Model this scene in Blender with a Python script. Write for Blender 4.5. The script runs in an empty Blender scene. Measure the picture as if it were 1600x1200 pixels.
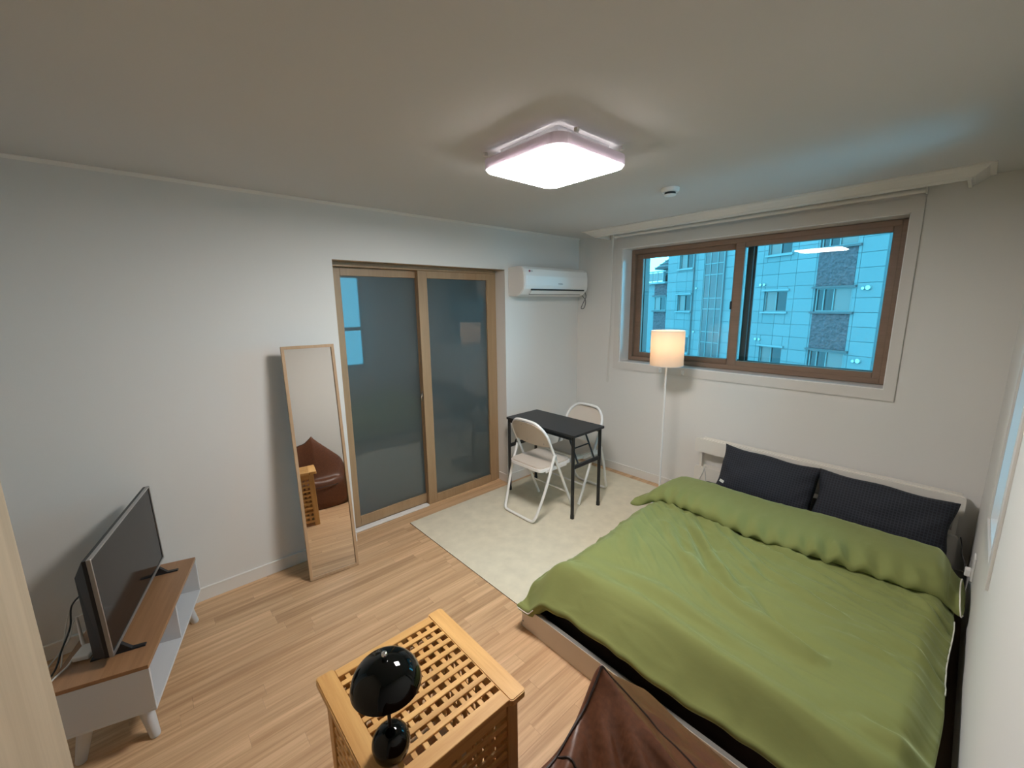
import bpy, bmesh, math, random
from mathutils import Matrix, Vector, noise
R = math.radians
scene = bpy.context.scene
C = scene.collection
random.seed(7)

# ------------------------------------------------------------------ camera
F_PX = 651.82
yaw, pitch, roll = 2.40939654, -0.18750522, -0.01262706
CAM = Vector((2.80276, -3.45041, 1.65792))
fw = Vector((math.cos(pitch)*math.cos(yaw), math.cos(pitch)*math.sin(yaw), math.sin(pitch)))
rt = fw.cross(Vector((0, 0, 1))).normalized(); up = rt.cross(fw)
r2 = rt*math.cos(roll)+up*math.sin(roll); u2 = -rt*math.sin(roll)+up*math.cos(roll)
camd = bpy.data.cameras.new('camera'); cam = bpy.data.objects.new('camera', camd); C.objects.link(cam)
m = Matrix((r2, u2, -fw)).transposed().to_4x4(); m.translation = CAM
cam.matrix_world = m
camd.sensor_width = 36; camd.lens = F_PX/1600*36; camd.clip_start = .02; camd.clip_end = 300
scene.camera = cam

# ------------------------------------------------------------------ world, exposure
w = bpy.data.worlds.new('dusk_sky'); scene.world = w; w.use_nodes = True
bg = w.node_tree.nodes['Background']
bg.inputs[0].default_value = (0.12, 0.66, 1.0, 1); bg.inputs[1].default_value = 8.0
scene.view_settings.view_transform = 'Standard'; scene.view_settings.look = 'None'
scene.view_settings.gamma = 1; scene.view_settings.use_curve_mapping = False
scene.view_settings.exposure = 0.0
scene.cycles.use_denoising = True
scene.cycles.max_bounces = 10; scene.cycles.diffuse_bounces = 5; scene.cycles.glossy_bounces = 4
scene.cycles.transmission_bounces = 6; scene.cycles.transparent_max_bounces = 12
scene.cycles.sample_clamp_indirect = 8.0; scene.cycles.caustics_refractive = False; scene.cycles.caustics_reflective = False
LAMP_E = 74      # ceiling lamp diffuser
SHADE_P = 2.0      # floor lamp bulb, watts

def portal(name, loc, rot, sx, sy):
    d = bpy.data.lights.new(name, 'AREA'); d.shape = 'RECTANGLE'; d.size = sx; d.size_y = sy
    d.cycles.is_portal = True
    o = bpy.data.objects.new(name, d); C.objects.link(o); o.location = loc; o.rotation_euler = rot
portal('window_portal', (1.487, .36, 1.63), (R(-90), 0, 0), 2.0, 1.1)
portal('side_window_portal', (3.21, -1.05, 1.42), (0, R(90), 0), 1.4, .44)

# ------------------------------------------------------------------ materials
MATS = {}
def nmat(name):
    m = bpy.data.materials.new(name); m.use_nodes = True; MATS[name] = m
    nt = m.node_tree; b = nt.nodes['Principled BSDF']
    return m, nt, b
def N(nt, t, **kw):
    n = nt.nodes.new(t)
    for k, v in kw.items(): setattr(n, k, v)
    return n
def coords(nt, scale=(1, 1, 1), rnd=False, kind='Object'):
    tc = N(nt, 'ShaderNodeTexCoord'); mp = N(nt, 'ShaderNodeMapping'); mp.inputs['Scale'].default_value = scale
    nt.links.new(tc.outputs[kind], mp.inputs['Vector'])
    if rnd:
        oi = N(nt, 'ShaderNodeObjectInfo'); mu = N(nt, 'ShaderNodeMath', operation='MULTIPLY'); mu.inputs[1].default_value = 37
        nt.links.new(oi.outputs['Random'], mu.inputs[0])
        cb = N(nt, 'ShaderNodeCombineXYZ')
        for i in range(3): nt.links.new(mu.outputs[0], cb.inputs[i])
        nt.links.new(cb.outputs[0], mp.inputs['Location'])
    return mp.outputs['Vector']
def bump(nt, b, height, strength=.2, dist=.002):
    bn = N(nt, 'ShaderNodeBump'); bn.inputs['Strength'].default_value = strength; bn.inputs['Distance'].default_value = dist
    nt.links.new(height, bn.inputs['Height']); nt.links.new(bn.outputs[0], b.inputs['Normal'])
def plain(name, col, rough=.5, metal=0, nscale=None, nstr=.15, ndist=.001, coat=0, var=0):
    m, nt, b = nmat(name)
    b.inputs['Base Color'].default_value = (*col, 1); b.inputs['Roughness'].default_value = rough
    b.inputs['Metallic'].default_value = metal; b.inputs['Coat Weight'].default_value = coat
    if nscale or var:
        v = coords(nt); nz = N(nt, 'ShaderNodeTexNoise'); nz.inputs['Scale'].default_value = nscale or 20
        nz.inputs['Detail'].default_value = 4; nt.links.new(v, nz.inputs['Vector'])
        if nscale: bump(nt, b, nz.outputs['Fac'], nstr, ndist)
        if var:
            cr = N(nt, 'ShaderNodeValToRGB')
            cr.color_ramp.elements[0].position = .3; cr.color_ramp.elements[1].position = .7
            cr.color_ramp.elements[0].color = (*[c*(1-var) for c in col], 1); cr.color_ramp.elements[1].color = (*[min(1, c*(1+var)) for c in col], 1)
            nt.links.new(nz.outputs['Fac'], cr.inputs[0]); nt.links.new(cr.outputs[0], b.inputs['Base Color'])
    return m
def wood(name, c1, c2, axis=1, rough=.45, scale=60, stretch=.05, rvar=.0, spec=.5, big=9):
    m, nt, b = nmat(name)
    s = [1, 1, 1]; s[axis] = stretch
    v = coords(nt, s, rnd=True)
    n1 = N(nt, 'ShaderNodeTexNoise'); n1.inputs['Scale'].default_value = scale; n1.inputs['Detail'].default_value = 6; n1.inputs['Roughness'].default_value = .65
    n2 = N(nt, 'ShaderNodeTexNoise'); n2.inputs['Scale'].default_value = big; n2.inputs['Detail'].default_value = 3; n2.inputs['Distortion'].default_value = .6
    nt.links.new(v, n1.inputs['Vector']); nt.links.new(v, n2.inputs['Vector'])
    mx = N(nt, 'ShaderNodeMix'); mx.inputs[0].default_value = .45
    nt.links.new(n1.outputs['Fac'], mx.inputs[2]); nt.links.new(n2.outputs['Fac'], mx.inputs[3])
    cr = N(nt, 'ShaderNodeValToRGB'); cr.color_ramp.elements[0].position = .36; cr.color_ramp.elements[1].position = .62
    cr.color_ramp.elements[0].color = (*c1, 1); cr.color_ramp.elements[1].color = (*c2, 1)
    nt.links.new(mx.outputs[0], cr.inputs[0])
    out = cr.outputs[0]
    if rvar:
        oi = N(nt, 'ShaderNodeObjectInfo'); mr = N(nt, 'ShaderNodeMapRange'); mr.inputs[3].default_value = 1-rvar; mr.inputs[4].default_value = 1+rvar
        nt.links.new(oi.outputs['Random'], mr.inputs[0])
        hs = N(nt, 'ShaderNodeHueSaturation'); nt.links.new(mr.outputs[0], hs.inputs['Value']); nt.links.new(out, hs.inputs['Color']); out = hs.outputs[0]
    nt.links.new(out, b.inputs['Base Color'])
    b.inputs['Roughness'].default_value = rough; b.inputs['Specular IOR Level'].default_value = spec
    bump(nt, b, n1.outputs['Fac'], .12, .0008)
    return m

# wallpaper: fine woven relief
m, nt, b = nmat('wallpaper'); b.inputs['Base Color'].default_value = (.72, .70, .665, 1); b.inputs['Roughness'].default_value = .85
v = coords(nt, (1, 1, 1)); n1 = N(nt, 'ShaderNodeTexNoise'); n1.inputs['Scale'].default_value = 260; n1.inputs['Detail'].default_value = 3; nt.links.new(v, n1.inputs['Vector'])
bump(nt, b, n1.outputs['Fac'], .25, .0012)
plain('ceiling_paper', (.60, .595, .58), .9, nscale=200, nstr=.15)
plain('white_trim', (.74, .715, .67), .45)
plain('casing_white', (.66, .63, .59), .4)
plain('sill_white', (.80, .79, .77), .22)
wood('floor_wood', (.415, .245, .125), (.70, .46, .265), 1, .42, 55, .035, rvar=.065, spec=.4)
wood('door_wood', (.32, .205, .108), (.385, .255, .142), 2, .45, 70, .04)
wood('window_wood', (.205, .132, .088), (.245, .160, .110), 0, .42, 70, .04)
wood('acacia', (.52, .265, .078), (.72, .43, .155), 1, .42, 40, .06, rvar=.07)
wood('acacia_x', (.52, .265, .078), (.72, .43, .155), 0, .42, 40, .06, rvar=.07)
wood('acacia_z', (.46, .235, .07), (.66, .385, .14), 2, .42, 40, .06, rvar=.07)
wood('walnut_top', (.26, .135, .062), (.36, .19, .092), 0, .38, 45, .05)
wood('jamb_wood', (.42, .335, .23), (.54, .44, .31), 2, .6, 18, .05, big=6)
wood('mirror_wood', (.42, .27, .15), (.52, .35, .21), 2, .5, 80, .04)
plain('white_laminate', (.58, .59, .60), .4)
plain('white_metal', (.82, .80, .77), .32, coat=.3)
plain('chair_vinyl', (.60, .53, .45), .55, nscale=300, nstr=.1)
plain('black_metal', (.012, .012, .013), .38)
plain('black_laminate', (.016, .016, .017), .42)
plain('black_plastic', (.012, .012, .014), .4)
plain('screen', (.006, .006, .007), .10); MATS['screen'].node_tree.nodes['Principled BSDF'].inputs['Specular IOR Level'].default_value = .25
plain('silver', (.42, .41, .40), .3, .8)
plain('chrome', (.8, .8, .8), .12, 1)
plain('gloss_black', (.0015, .002, .0018), .03); MATS['gloss_black'].node_tree.nodes['Principled BSDF'].inputs['Specular IOR Level'].default_value = .32
plain('white_plastic', (.80, .78, .75), .35)
plain('grey_plastic', (.12, .12, .12), .5)
plain('bed_white', (.66, .60, .53), .5)
plain('bed_edge', (.16, .15, .13), .6)
plain('headboard_white', (.76, .72, .65), .5)
plain('brown_fabric', (.026, .013, .009), .9, nscale=30, nstr=.4, ndist=.01)
plain('rug_pile', (.66, .60, .46), .95, nscale=12, nstr=.5, ndist=.006, var=.06)
plain('rug_edge', (.12, .08, .05), .9)
plain('piping', (.78, .77, .70), .8)
plain('leather', (.112, .041, .019), .40, nscale=90, nstr=.12, ndist=.001, var=.18); MATS['leather'].node_tree.nodes['Principled BSDF'].inputs['Specular IOR Level'].default_value = .36
plain('seam_thread', (.02, .008, .005), .6)
plain('cable_white', (.66, .66, .62), .5)
plain('cable_black', (.01, .01, .01), .5)
plain('logo_grey', (.16, .15, .15), .5)
plain('logo_red', (.35, .02, .05), .5)
plain('groove_dark', (.02, .02, .02), .7)
# duvet fabric
m, nt, b = nmat('duvet_green'); b.inputs['Base Color'].default_value = (.205, .226, .076, 1); b.inputs['Roughness'].default_value = .85
b.inputs['Sheen Weight'].default_value = .42; b.inputs['Specular IOR Level'].default_value = .18; b.inputs['Sheen Roughness'].default_value = .4; b.inputs['Sheen Tint'].default_value = (.72, .85, .5, 1)
v = coords(nt); n1 = N(nt, 'ShaderNodeTexNoise'); n1.inputs['Scale'].default_value = 22; n1.inputs['Detail'].default_value = 5; nt.links.new(v, n1.inputs['Vector']); bump(nt, b, n1.outputs['Fac'], .18, .006)
# checked pillow cloth
m, nt, b = nmat('check_cloth'); b.inputs['Roughness'].default_value = .85
tc = N(nt, 'ShaderNodeTexCoord'); sp = N(nt, 'ShaderNodeSeparateXYZ'); nt.links.new(tc.outputs['Object'], sp.inputs[0])
def line(o):
    a = N(nt, 'ShaderNodeMath', operation='MULTIPLY'); a.inputs[1].default_value = 2*math.pi/.0155; nt.links.new(o, a.inputs[0])
    s = N(nt, 'ShaderNodeMath', operation='SINE'); nt.links.new(a.outputs[0], s.inputs[0])
    g = N(nt, 'ShaderNodeMapRange'); g.inputs[1].default_value = .35; g.inputs[2].default_value = .9; nt.links.new(s.outputs[0], g.inputs[0]); return g.outputs[0]
mxm = N(nt, 'ShaderNodeMath', operation='MAXIMUM'); nt.links.new(line(sp.outputs[0]), mxm.inputs[0]); nt.links.new(line(sp.outputs[2]), mxm.inputs[1])
mc = N(nt, 'ShaderNodeMix', data_type='RGBA'); mc.inputs[6].default_value = (.011, .012, .017, 1); mc.inputs[7].default_value = (.027, .030, .041, 1)
nt.links.new(mxm.outputs[0], mc.inputs[0]); nt.links.new(mc.outputs[2], b.inputs['Base Color'])
bump(nt, b, mxm.outputs[0], .3, .001)
# glass: clear window pane (straight-through plus fresnel reflection)
def glass(name, tint, refl=1.5, rough=0.0, boost=1.0):
    m = bpy.data.materials.new(name); m.use_nodes = True; MATS[name] = m; nt = m.node_tree; nt.nodes.clear()
    o = N(nt, 'ShaderNodeOutputMaterial'); t = N(nt, 'ShaderNodeBsdfTransparent'); t.inputs[0].default_value = (*tint, 1)
    g = N(nt, 'ShaderNodeBsdfGlossy'); g.inputs['Roughness'].default_value = rough
    f = N(nt, 'ShaderNodeFresnel'); f.inputs[0].default_value = refl
    mx = N(nt, 'ShaderNodeMixShader'); nt.links.new(f.outputs[0], mx.inputs[0]); nt.links.new(t.outputs[0], mx.inputs[1]); nt.links.new(g.outputs[0], mx.inputs[2])
    nt.links.new(mx.outputs[0], o.inputs[0]); return m
glass('window_glass', (.93, .97, .97), 1.45)
# frosted glass of the sliding door
m, nt, b = nmat('frosted_glass'); b.inputs['Base Color'].default_value = (.30, .34, .34, 1); b.inputs['Roughness'].default_value = .42
b.inputs['Transmission Weight'].default_value = .82; b.inputs['IOR'].default_value = 1.35; b.inputs['Coat Weight'].default_value = 1; b.inputs['Coat Roughness'].default_value = .012; b.inputs['Coat IOR'].default_value = 1.65
m, nt, b = nmat('mirror_glass'); b.inputs['Base Color'].default_value = (.80, .79, .76, 1); b.inputs['Metallic'].default_value = 1; b.inputs['Roughness'].default_value = .015
# emitters
m, nt, b = nmat('lamp_diffuser'); b.inputs['Base Color'].default_value = (.8, .8, .8, 1); b.inputs['Emission Color'].default_value = (1.0, .955, .93, 1); b.inputs['Emission Strength'].default_value = LAMP_E
m, nt, b = nmat('lamp_rim'); nt.nodes.clear()
o = N(nt, 'ShaderNodeOutputMaterial'); d = N(nt, 'ShaderNodeBsdfDiffuse'); d.inputs[0].default_value = (.74, .70, .74, 1)
t = N(nt, 'ShaderNodeBsdfTranslucent'); t.inputs[0].default_value = (.08, .068, .076, 1); mx = N(nt, 'ShaderNodeAddShader')
nt.links.new(d.outputs[0], mx.inputs[0]); nt.links.new(t.outputs[0], mx.inputs[1]); nt.links.new(mx.outputs[0], o.inputs[0])
plain('lamp_metal', (.7, .7, .7), .5)
# fabric lampshade, lit from the bulb inside
m, nt, b = nmat('shade_cloth'); nt.nodes.clear()
o = N(nt, 'ShaderNodeOutputMaterial'); d = N(nt, 'ShaderNodeBsdfDiffuse'); d.inputs[0].default_value = (.80, .74, .64, 1)
t = N(nt, 'ShaderNodeBsdfTranslucent'); t.inputs[0].default_value = (.86, .76, .64, 1); mx = N(nt, 'ShaderNodeMixShader'); mx.inputs[0].default_value = .5
nt.links.new(d.outputs[0], mx.inputs[1]); nt.links.new(t.outputs[0], mx.inputs[2]); nt.links.new(mx.outputs[0], o.inputs[0])
# outside
plain('cladding', (.56, .60, .58), .7, nscale=3, nstr=.05, var=.05)
m, nt, b = nmat('cladding'); b.inputs['Roughness'].default_value = .7
oi = N(nt, 'ShaderNodeObjectInfo'); cr = N(nt, 'ShaderNodeValToRGB'); cr.color_ramp.elements[0].color = (.122, .122, .120, 1); cr.color_ramp.elements[1].color = (.143, .140, .137, 1)
nt.links.new(oi.outputs['Random'], cr.inputs[0]); nt.links.new(cr.outputs[0], b.inputs['Base Color'])
plain('joint_grey', (0.0708, 0.0708, 0.0708), .9)
plain('dark_stone', (0.1062, 0.0481, 0.0496), .9, nscale=9, nstr=1, ndist=.12, var=.35)
plain('stone_trim', (0.0920, 0.0602, 0.0581), .8)
plain('pale_trim', (0.1699, 0.1664, 0.1628), .7)
plain('far_frame', (0.1487, 0.1416, 0.1345), .6)
plain('far_pane_dark', (0.0159, 0.0070, 0.0064), .12)
plain('far_pane_light', (0.1416, 0.0814, 0.0708), .2)
plain('stair_pane', (0.0736, 0.0385, 0.0351), .18)
plain('outer_frame', (0.0319, 0.0368, 0.0319), .5)
plain('roof_tile', (0.0708, 0.0460, 0.0460), .8)
plain('asphalt', (.2, .2, .2), .9, nscale=8)
M = MATS

# ------------------------------------------------------------------ builders
WM = {}
def wmat(o): return WM.get(o.name, Matrix.Identity(4))
def thing(name, label, cat, loc=(0, 0, 0), rotz=0, group=None, mat=None):
    o = bpy.data.objects.new(name, None); C.objects.link(o); o.empty_display_size = .1
    mw = mat if mat else Matrix.Translation(loc) @ Matrix.Rotation(rotz, 4, 'Z')
    o.matrix_world = mw; WM[o.name] = mw.copy()
    tag(o, label, cat, group); return o
def tag(o, label=None, cat=None, group=None, kind=None):
    if label: o['label'] = label
    if cat: o['category'] = cat
    if group: o['group'] = group
    if kind: o['kind'] = kind
    return o
def link_mesh(name, me, parent=None, loc=(0, 0, 0)):
    o = bpy.data.objects.new(name, me); C.objects.link(o); o.location = loc
    if parent is not None:
        o.parent = parent
        WM[o.name] = wmat(parent) @ Matrix.Translation(loc)
    else: WM[o.name] = Matrix.Translation(loc)
    return o
def part(name, bm, mat, parent=None, world=False, smooth=False, label=None, angle=40):
    """bm in the parent's local frame (or world frame when world=True)"""
    if parent is not None:
        if world: bm.transform(wmat(parent).inverted())
        elif parent.parent is not None: bm.transform(wmat(parent).inverted() @ wmat(parent.parent))
    vs = [v.co for v in bm.verts]
    c = Vector([(min(v[i] for v in vs)+max(v[i] for v in vs))/2 for i in range(3)])
    if name in ('floor', 'ceiling') or name.startswith('wall_'): c = Vector((0, 0, 0))
    bmesh.ops.translate(bm, verts=bm.verts, vec=-c)
    bmesh.ops.recalc_face_normals(bm, faces=bm.faces)
    me = bpy.data.meshes.new(name); bm.to_mesh(me); bm.free()
    for mm in (mat if isinstance(mat, (list, tuple)) else [mat]): me.materials.append(M[mm])
    if smooth:
        for p in me.polygons: p.use_smooth = True
        try: me.set_sharp_from_angle(angle=R(angle))
        except Exception: pass
    o = link_mesh(name, me, parent, c)
    if label: o['label'] = label
    return o
def struct(name, bm, mat, parent=None, **k):
    o = part(name, bm, mat, parent, world=True, **k)
    if parent is None: o['kind'] = 'structure'
    return o
def BM(): return bmesh.new()
def box(bm, a, b, bev=0, seg=1, mi=0, mat=None):
    a, b = Vector(a), Vector(b)
    lo = Vector([min(a[i], b[i]) for i in range(3)]); hi = Vector([max(a[i], b[i]) for i in range(3)])
    r = bmesh.ops.create_cube(bm, size=1); vs = r['verts']
    for v in vs: v.co = Vector([lo[i]+(v.co[i]+.5)*(hi[i]-lo[i]) for i in range(3)])
    fs = set(f for v in vs for f in v.link_faces)
    for f in fs: f.material_index = mi
    if bev:
        es = list(set(e for v in vs for e in v.link_edges))
        rr = bmesh.ops.bevel(bm, geom=es, offset=bev, segments=seg, affect='EDGES', profile=.5)
        vs = list(set(v for f in rr['faces'] for v in f.verts) | set(v for v in vs if v.is_valid))
        for f in rr['faces']: f.material_index = mi
    if mat is not None: bmesh.ops.transform(bm, matrix=mat, verts=vs)
    return vs
def tube(bm, pts, r, seg=10, closed=False, cap=True, mi=0):
    pts = [Vector(p) for p in pts]; n = len(pts); rings = []
    prev = None
    rs = r if isinstance(r, (list, tuple)) else [r]*n
    for i, p in enumerate(pts):
        if closed: t = (pts[(i+1) % n]-pts[i-1]).normalized()
        else: t = (pts[min(i+1, n-1)]-pts[max(i-1, 0)]).normalized()
        if prev is None:
            a = Vector((0, 0, 1)) if abs(t.z) < .9 else Vector((1, 0, 0)); x = t.cross(a).normalized()
        else:
            x = (prev-t*prev.dot(t)).normalized()
        prev = x; y = t.cross(x)
        rings.append([bm.verts.new(p+(x*math.cos(2*math.pi*k/seg)+y*math.sin(2*math.pi*k/seg))*rs[i]) for k in range(seg)])
    m_ = n if closed else n-1
    for i in range(m_):
        A, B = rings[i], rings[(i+1) % n]
        for k in range(seg):
            f = bm.faces.new((A[k], A[(k+1) % seg], B[(k+1) % seg], B[k])); f.material_index = mi
    if cap and not closed:
        bm.faces.new(rings[0][::-1]).material_index = mi; bm.faces.new(rings[-1]).material_index = mi
def cyl(bm, p0, p1, r0, r1=None, seg=20, mi=0): tube(bm, [p0, p1], [r0, r1 if r1 is not None else r0], seg, mi=mi)
def lathe(bm, prof, c=(0, 0, 0), seg=40):
    rings = []
    for r, z in prof:
        if r < 1e-5: rings.append([bm.verts.new((c[0], c[1], c[2]+z))])
        else: rings.append([bm.verts.new((c[0]+r*math.cos(2*math.pi*k/seg), c[1]+r*math.sin(2*math.pi*k/seg), c[2]+z)) for k in range(seg)])
    for A, B in zip(rings, rings[1:]):
        for k in range(seg):
            k2 = (k+1) % seg
            if len(A) == 1 and len(B) == 1: continue
            if len(A) == 1: bm.faces.new((A[0], B[k2], B[k]))
            elif len(B) == 1: bm.faces.new((A[k], A[k2], B[0]))
            else: bm.faces.new((A[k], A[k2], B[k2], B[k]))
def smooth_path(pts, n=8, closed=False):
    pts = [Vector(p) for p in pts]; out = []; L = len(pts)
    rng = range(L if closed else L-1)
    for i in rng:
        p0 = pts[i-1] if (closed or i > 0) else pts[0]; p1 = pts[i]; p2 = pts[(i+1) % L]
        p3 = pts[(i+2) % L] if (closed or i+2 < L) else pts[-1]
        for k in range(n):
            t = k/n
            out.append(.5*((2*p1)+(p2-p0)*t+(2*p0-5*p1+4*p2-p3)*t*t+(-p0+3*p1-3*p2+p3)*t**3))
    if not closed: out.append(pts[-1])
    return out
def prism(bm, poly, axis, a, b, mi=0):
    """poly: 2D points in the two other axes order; extruded along axis from a to b"""
    def P(q, t):
        c = [0, 0, 0]; o = [i for i in range(3) if i != axis]; c[o[0]] = q[0]; c[o[1]] = q[1]; c[axis] = t; return c
    A = [bm.verts.new(P(q, a)) for q in poly]; B = [bm.verts.new(P(q, b)) for q in poly]
    n = len(poly)
    fs = [bm.faces.new(A[::-1]), bm.faces.new(B)]+[bm.faces.new((A[i], A[(i+1) % n], B[(i+1) % n], B[i])) for i in range(n)]
    for f in fs: f.material_index = mi
def rrect(x0, y0, x1, y1, r, n=5, corners=(1, 1, 1, 1)):
    out = []
    for (cx, cy, a0, on) in ((x1-r, y1-r, 0, corners[0]), (x0+r, y1-r, 90, corners[1]), (x0+r, y0+r, 180, corners[2]), (x1-r, y0+r, 270, corners[3])):
        if not on:
            out.append((cx+(r if a0 in (0, 270) else -r), cy+(r if a0 in (0, 90) else -r))); continue
        for k in range(n+1):
            a = R(a0+90*k/n); out.append((cx+r*math.cos(a), cy+r*math.sin(a)))
    return out

# ================================================================== STRUCTURE
H = 2.3; XW = 2.945; YB = -4.3; T = .35
DY0, DY1, DZ = -2.455, -1.0, 1.957              # sliding door opening
WX0, WX1, WZ0, WZ1 = .515, 2.458, 1.105, 2.155  # window opening
RY0, RY1, RZ0, RZ1 = -1.31, -.84, .735, 2.13    # side window opening
bm = BM(); box(bm, (-.25, YB, -.10), (XW, 0, -.004)); floor = struct('floor', bm, 'rug_edge')
rows = 43; pw = (XW+.0)/41
bases = {}
for i in range(41):
    x0 = i*pw; y = YB - random.random()*.6; k = 0
    while y < 0:
        L = random.choice((.52, .62, .72, .84)); y1 = min(y+L, 0)
        if 0-y1 < .12: y1 = 0
        ya = max(y, YB)
        hidden = (x0 > 1.5 and ya > -1.95) or (x0 > .2 and x0 < 1.3 and ya > -1.8 and y1 < -.2) or y1 < -4.25
        if not hidden:
            key = round(y1-ya, 3)
            if key not in bases:
                b2 = BM(); box(b2, (-pw/2+.00022, -key/2+.00025, -.004), (pw/2-.00022, key/2-.00025, 0)); me = bpy.data.meshes.new('plank'); b2.to_mesh(me); b2.free(); me.materials.append(M['floor_wood']); bases[key] = me
            o = link_mesh('plank', bases[key], floor, (x0+pw/2, (ya+y1)/2, 0))
        y = y1
bm = BM(); box(bm, (-.25, YB, H), (XW+T, T, H+.1)); struct('ceiling', bm, 'ceiling_paper')
def holed(axis, pos0, pos1, u0, u1, hu0, hu1, hz0, hz1, z0=-.1, z1=H+.1):
    bm = BM()
    def bx(ua, ub, za, zb):
        if axis == 0: box(bm, (pos0, ua, za), (pos1, ub, zb))
        else: box(bm, (ua, pos0, za), (ub, pos1, zb))
    bx(u0, hu0, z0, z1); bx(hu1, u1, z0, z1); bx(hu0, hu1, hz1, z1)
    if hz0 > z0: bx(hu0, hu1, z0, hz0)
    return bm
struct('wall_left', holed(0, -.25, 0, YB, T, DY0, DY1, -.0, DZ, z0=0), 'wallpaper')
struct('wall_back', holed(1, 0, T, 0, XW+T, WX0, WX1, WZ0, WZ1, z0=-.1, z1=H), 'wallpaper')
struct('wall_right', holed(0, XW, XW+.25, YB, 0, RY0, RY1, RZ0, RZ1, z1=H), 'wallpaper')
bm = BM(); box(bm, (-.25, YB-.15, -.1), (XW+T, YB, H+.1)); struct('wall_front', bm, 'wallpaper')

# baseboards (with a small top lip)
def skirt(name, a, b, axis):
    bm = BM()
    if axis == 1: box(bm, (0, a, 0), (.010, b, .076), .001); box(bm, (0, a, .070), (.013, b, .080), .002)
    else: box(bm, (a, -.010, 0), (b, 0, .076), .001); box(bm, (a, -.013, .070), (b, 0, .080), .002)
    struct(name, bm, 'white_trim')
skirt('baseboard_left', YB, DY0, 1)
o = None
bm = BM(); box(bm, (0, DY1, 0), (.010, -.013, .076), .001); box(bm, (0, DY1, .070), (.013, -.013, .080), .002); struct('baseboard_left', bm, 'white_trim')
skirt('baseboard_back', 0, XW, 0)
bm = BM(); box(bm, (-.12, DY1-.008, 0), (0, DY1, .078), .001); struct('baseboard_doorway', bm, 'white_trim')
# thin cove line where the left wall meets the ceiling
bm = BM(); prism(bm, [(0, H), (0, H-.016), (.004, H-.016), (.014, H-.004), (.014, H)], 1, YB, -.0); struct('trim_1', bm, 'white_trim')
# crown shaped curtain box above the window, mitred ends
bm = BM()
prof = [(.0, 2.300), (.0, 2.294), (.022, 2.291), (.032, 2.281), (.066, 2.260), (.076, 2.257), (.080, 2.246)]   # (inset from outer edge, z)
X0, X1, YF = .285, 2.765, -.318
outer = []
for ins, z in prof:
    outer.append([bm.verts.new(p) for p in ((X0+ins, -.002, z), (X0+ins, YF+ins, z), (X1-ins, YF+ins, z), (X1-ins, -.002, z))])
inner = []
for ins, z in ((.094, 2.246), (.094, 2.300)):
    inner.append([bm.verts.new(p) for p in ((X0+ins, -.002, z), (X0+ins, YF+ins, z), (X1-ins, YF+ins, z), (X1-ins, -.002, z))])
rings = outer+inner
for A, B in zip(rings, rings[1:]):
    for k in range(3): bm.faces.new((A[k], A[k+1], B[k+1], B[k]))
struct('trim_2', bm, 'white_trim', smooth=False)

# foreground door jamb with pale wood grain, left edge of the frame
bm = BM(); box(bm, (1.30, YB, 0), (2.45, -3.731, 2.3), .002); struct('trim_3', bm, 'jamb_wood')

# --- window 1 : casing, sill, frame, sashes, outer sash
win = thing('window_1', None, None, (1.487, .15, WZ0)); win['kind'] = 'structure'
def framebm(x0, x1, z0, z1, w, y0, y1, bev=.003, wt=None, wb=None):
    bm = BM(); wt = wt or w; wb = wb or w
    box(bm, (x0, y0, z0), (x0+w, y1, z1), bev); box(bm, (x1-w, y0, z0), (x1, y1, z1), bev)
    box(bm, (x0+w, y0, z1-wt), (x1-w, y1, z1), bev); box(bm, (x0+w, y0, z0), (x1-w, y1, z0+wb), bev); return bm
CX0, CX1, CZ0, CZ1 = .455, 2.512, 1.036, 2.236
bm = BM(); th = -.012
# mitred casing boards
def quadbox(bm, q, y0, y1):
    A = [bm.verts.new((x, y0, z)) for x, z in q]; B = [bm.verts.new((x, y1, z)) for x, z in q]
    bm.faces.new(A); bm.faces.new(B[::-1])
    for i in range(4): bm.faces.new((A[i], A[(i+1) % 4], B[(i+1) % 4], B[i]))
O = [(CX0, CZ0), (CX1, CZ0), (CX1, CZ1), (CX0, CZ1)]; I = [(WX0, WZ0), (WX1, WZ0), (WX1, WZ1), (WX0, WZ1)]
for i in range(4):
    j = (i+1) % 4
    bmi = BM(); quadbox(bmi, [O[i], O[j], I[j], I[i]], th, 0); part('casing_board', bmi, 'casing_white', win, world=True)
bm = BM(); box(bm, (WX0, 0, WZ0-.0), (WX0+.006, .34, WZ1)); box(bm, (WX1-.006, 0, WZ0), (WX1, .34, WZ1)); box(bm, (WX0, 0, WZ1-.006), (WX1, .34, WZ1)); part('reveal_lining', bm, 'sill_white', win, world=True)
bm = BM(); box(bm, (WX0, -.004, WZ0), (WX1, .34, WZ0+.006)); part('window_sill', bm, 'sill_white', win, world=True)
fx0, fx1, fz0, fz1 = WX0+.008, WX1-.008, WZ0+.008, WZ1-.008
part('window_frame', framebm(fx0, fx1, fz0, fz1, .038, .145, .235), 'window_wood', win, world=True)
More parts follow.
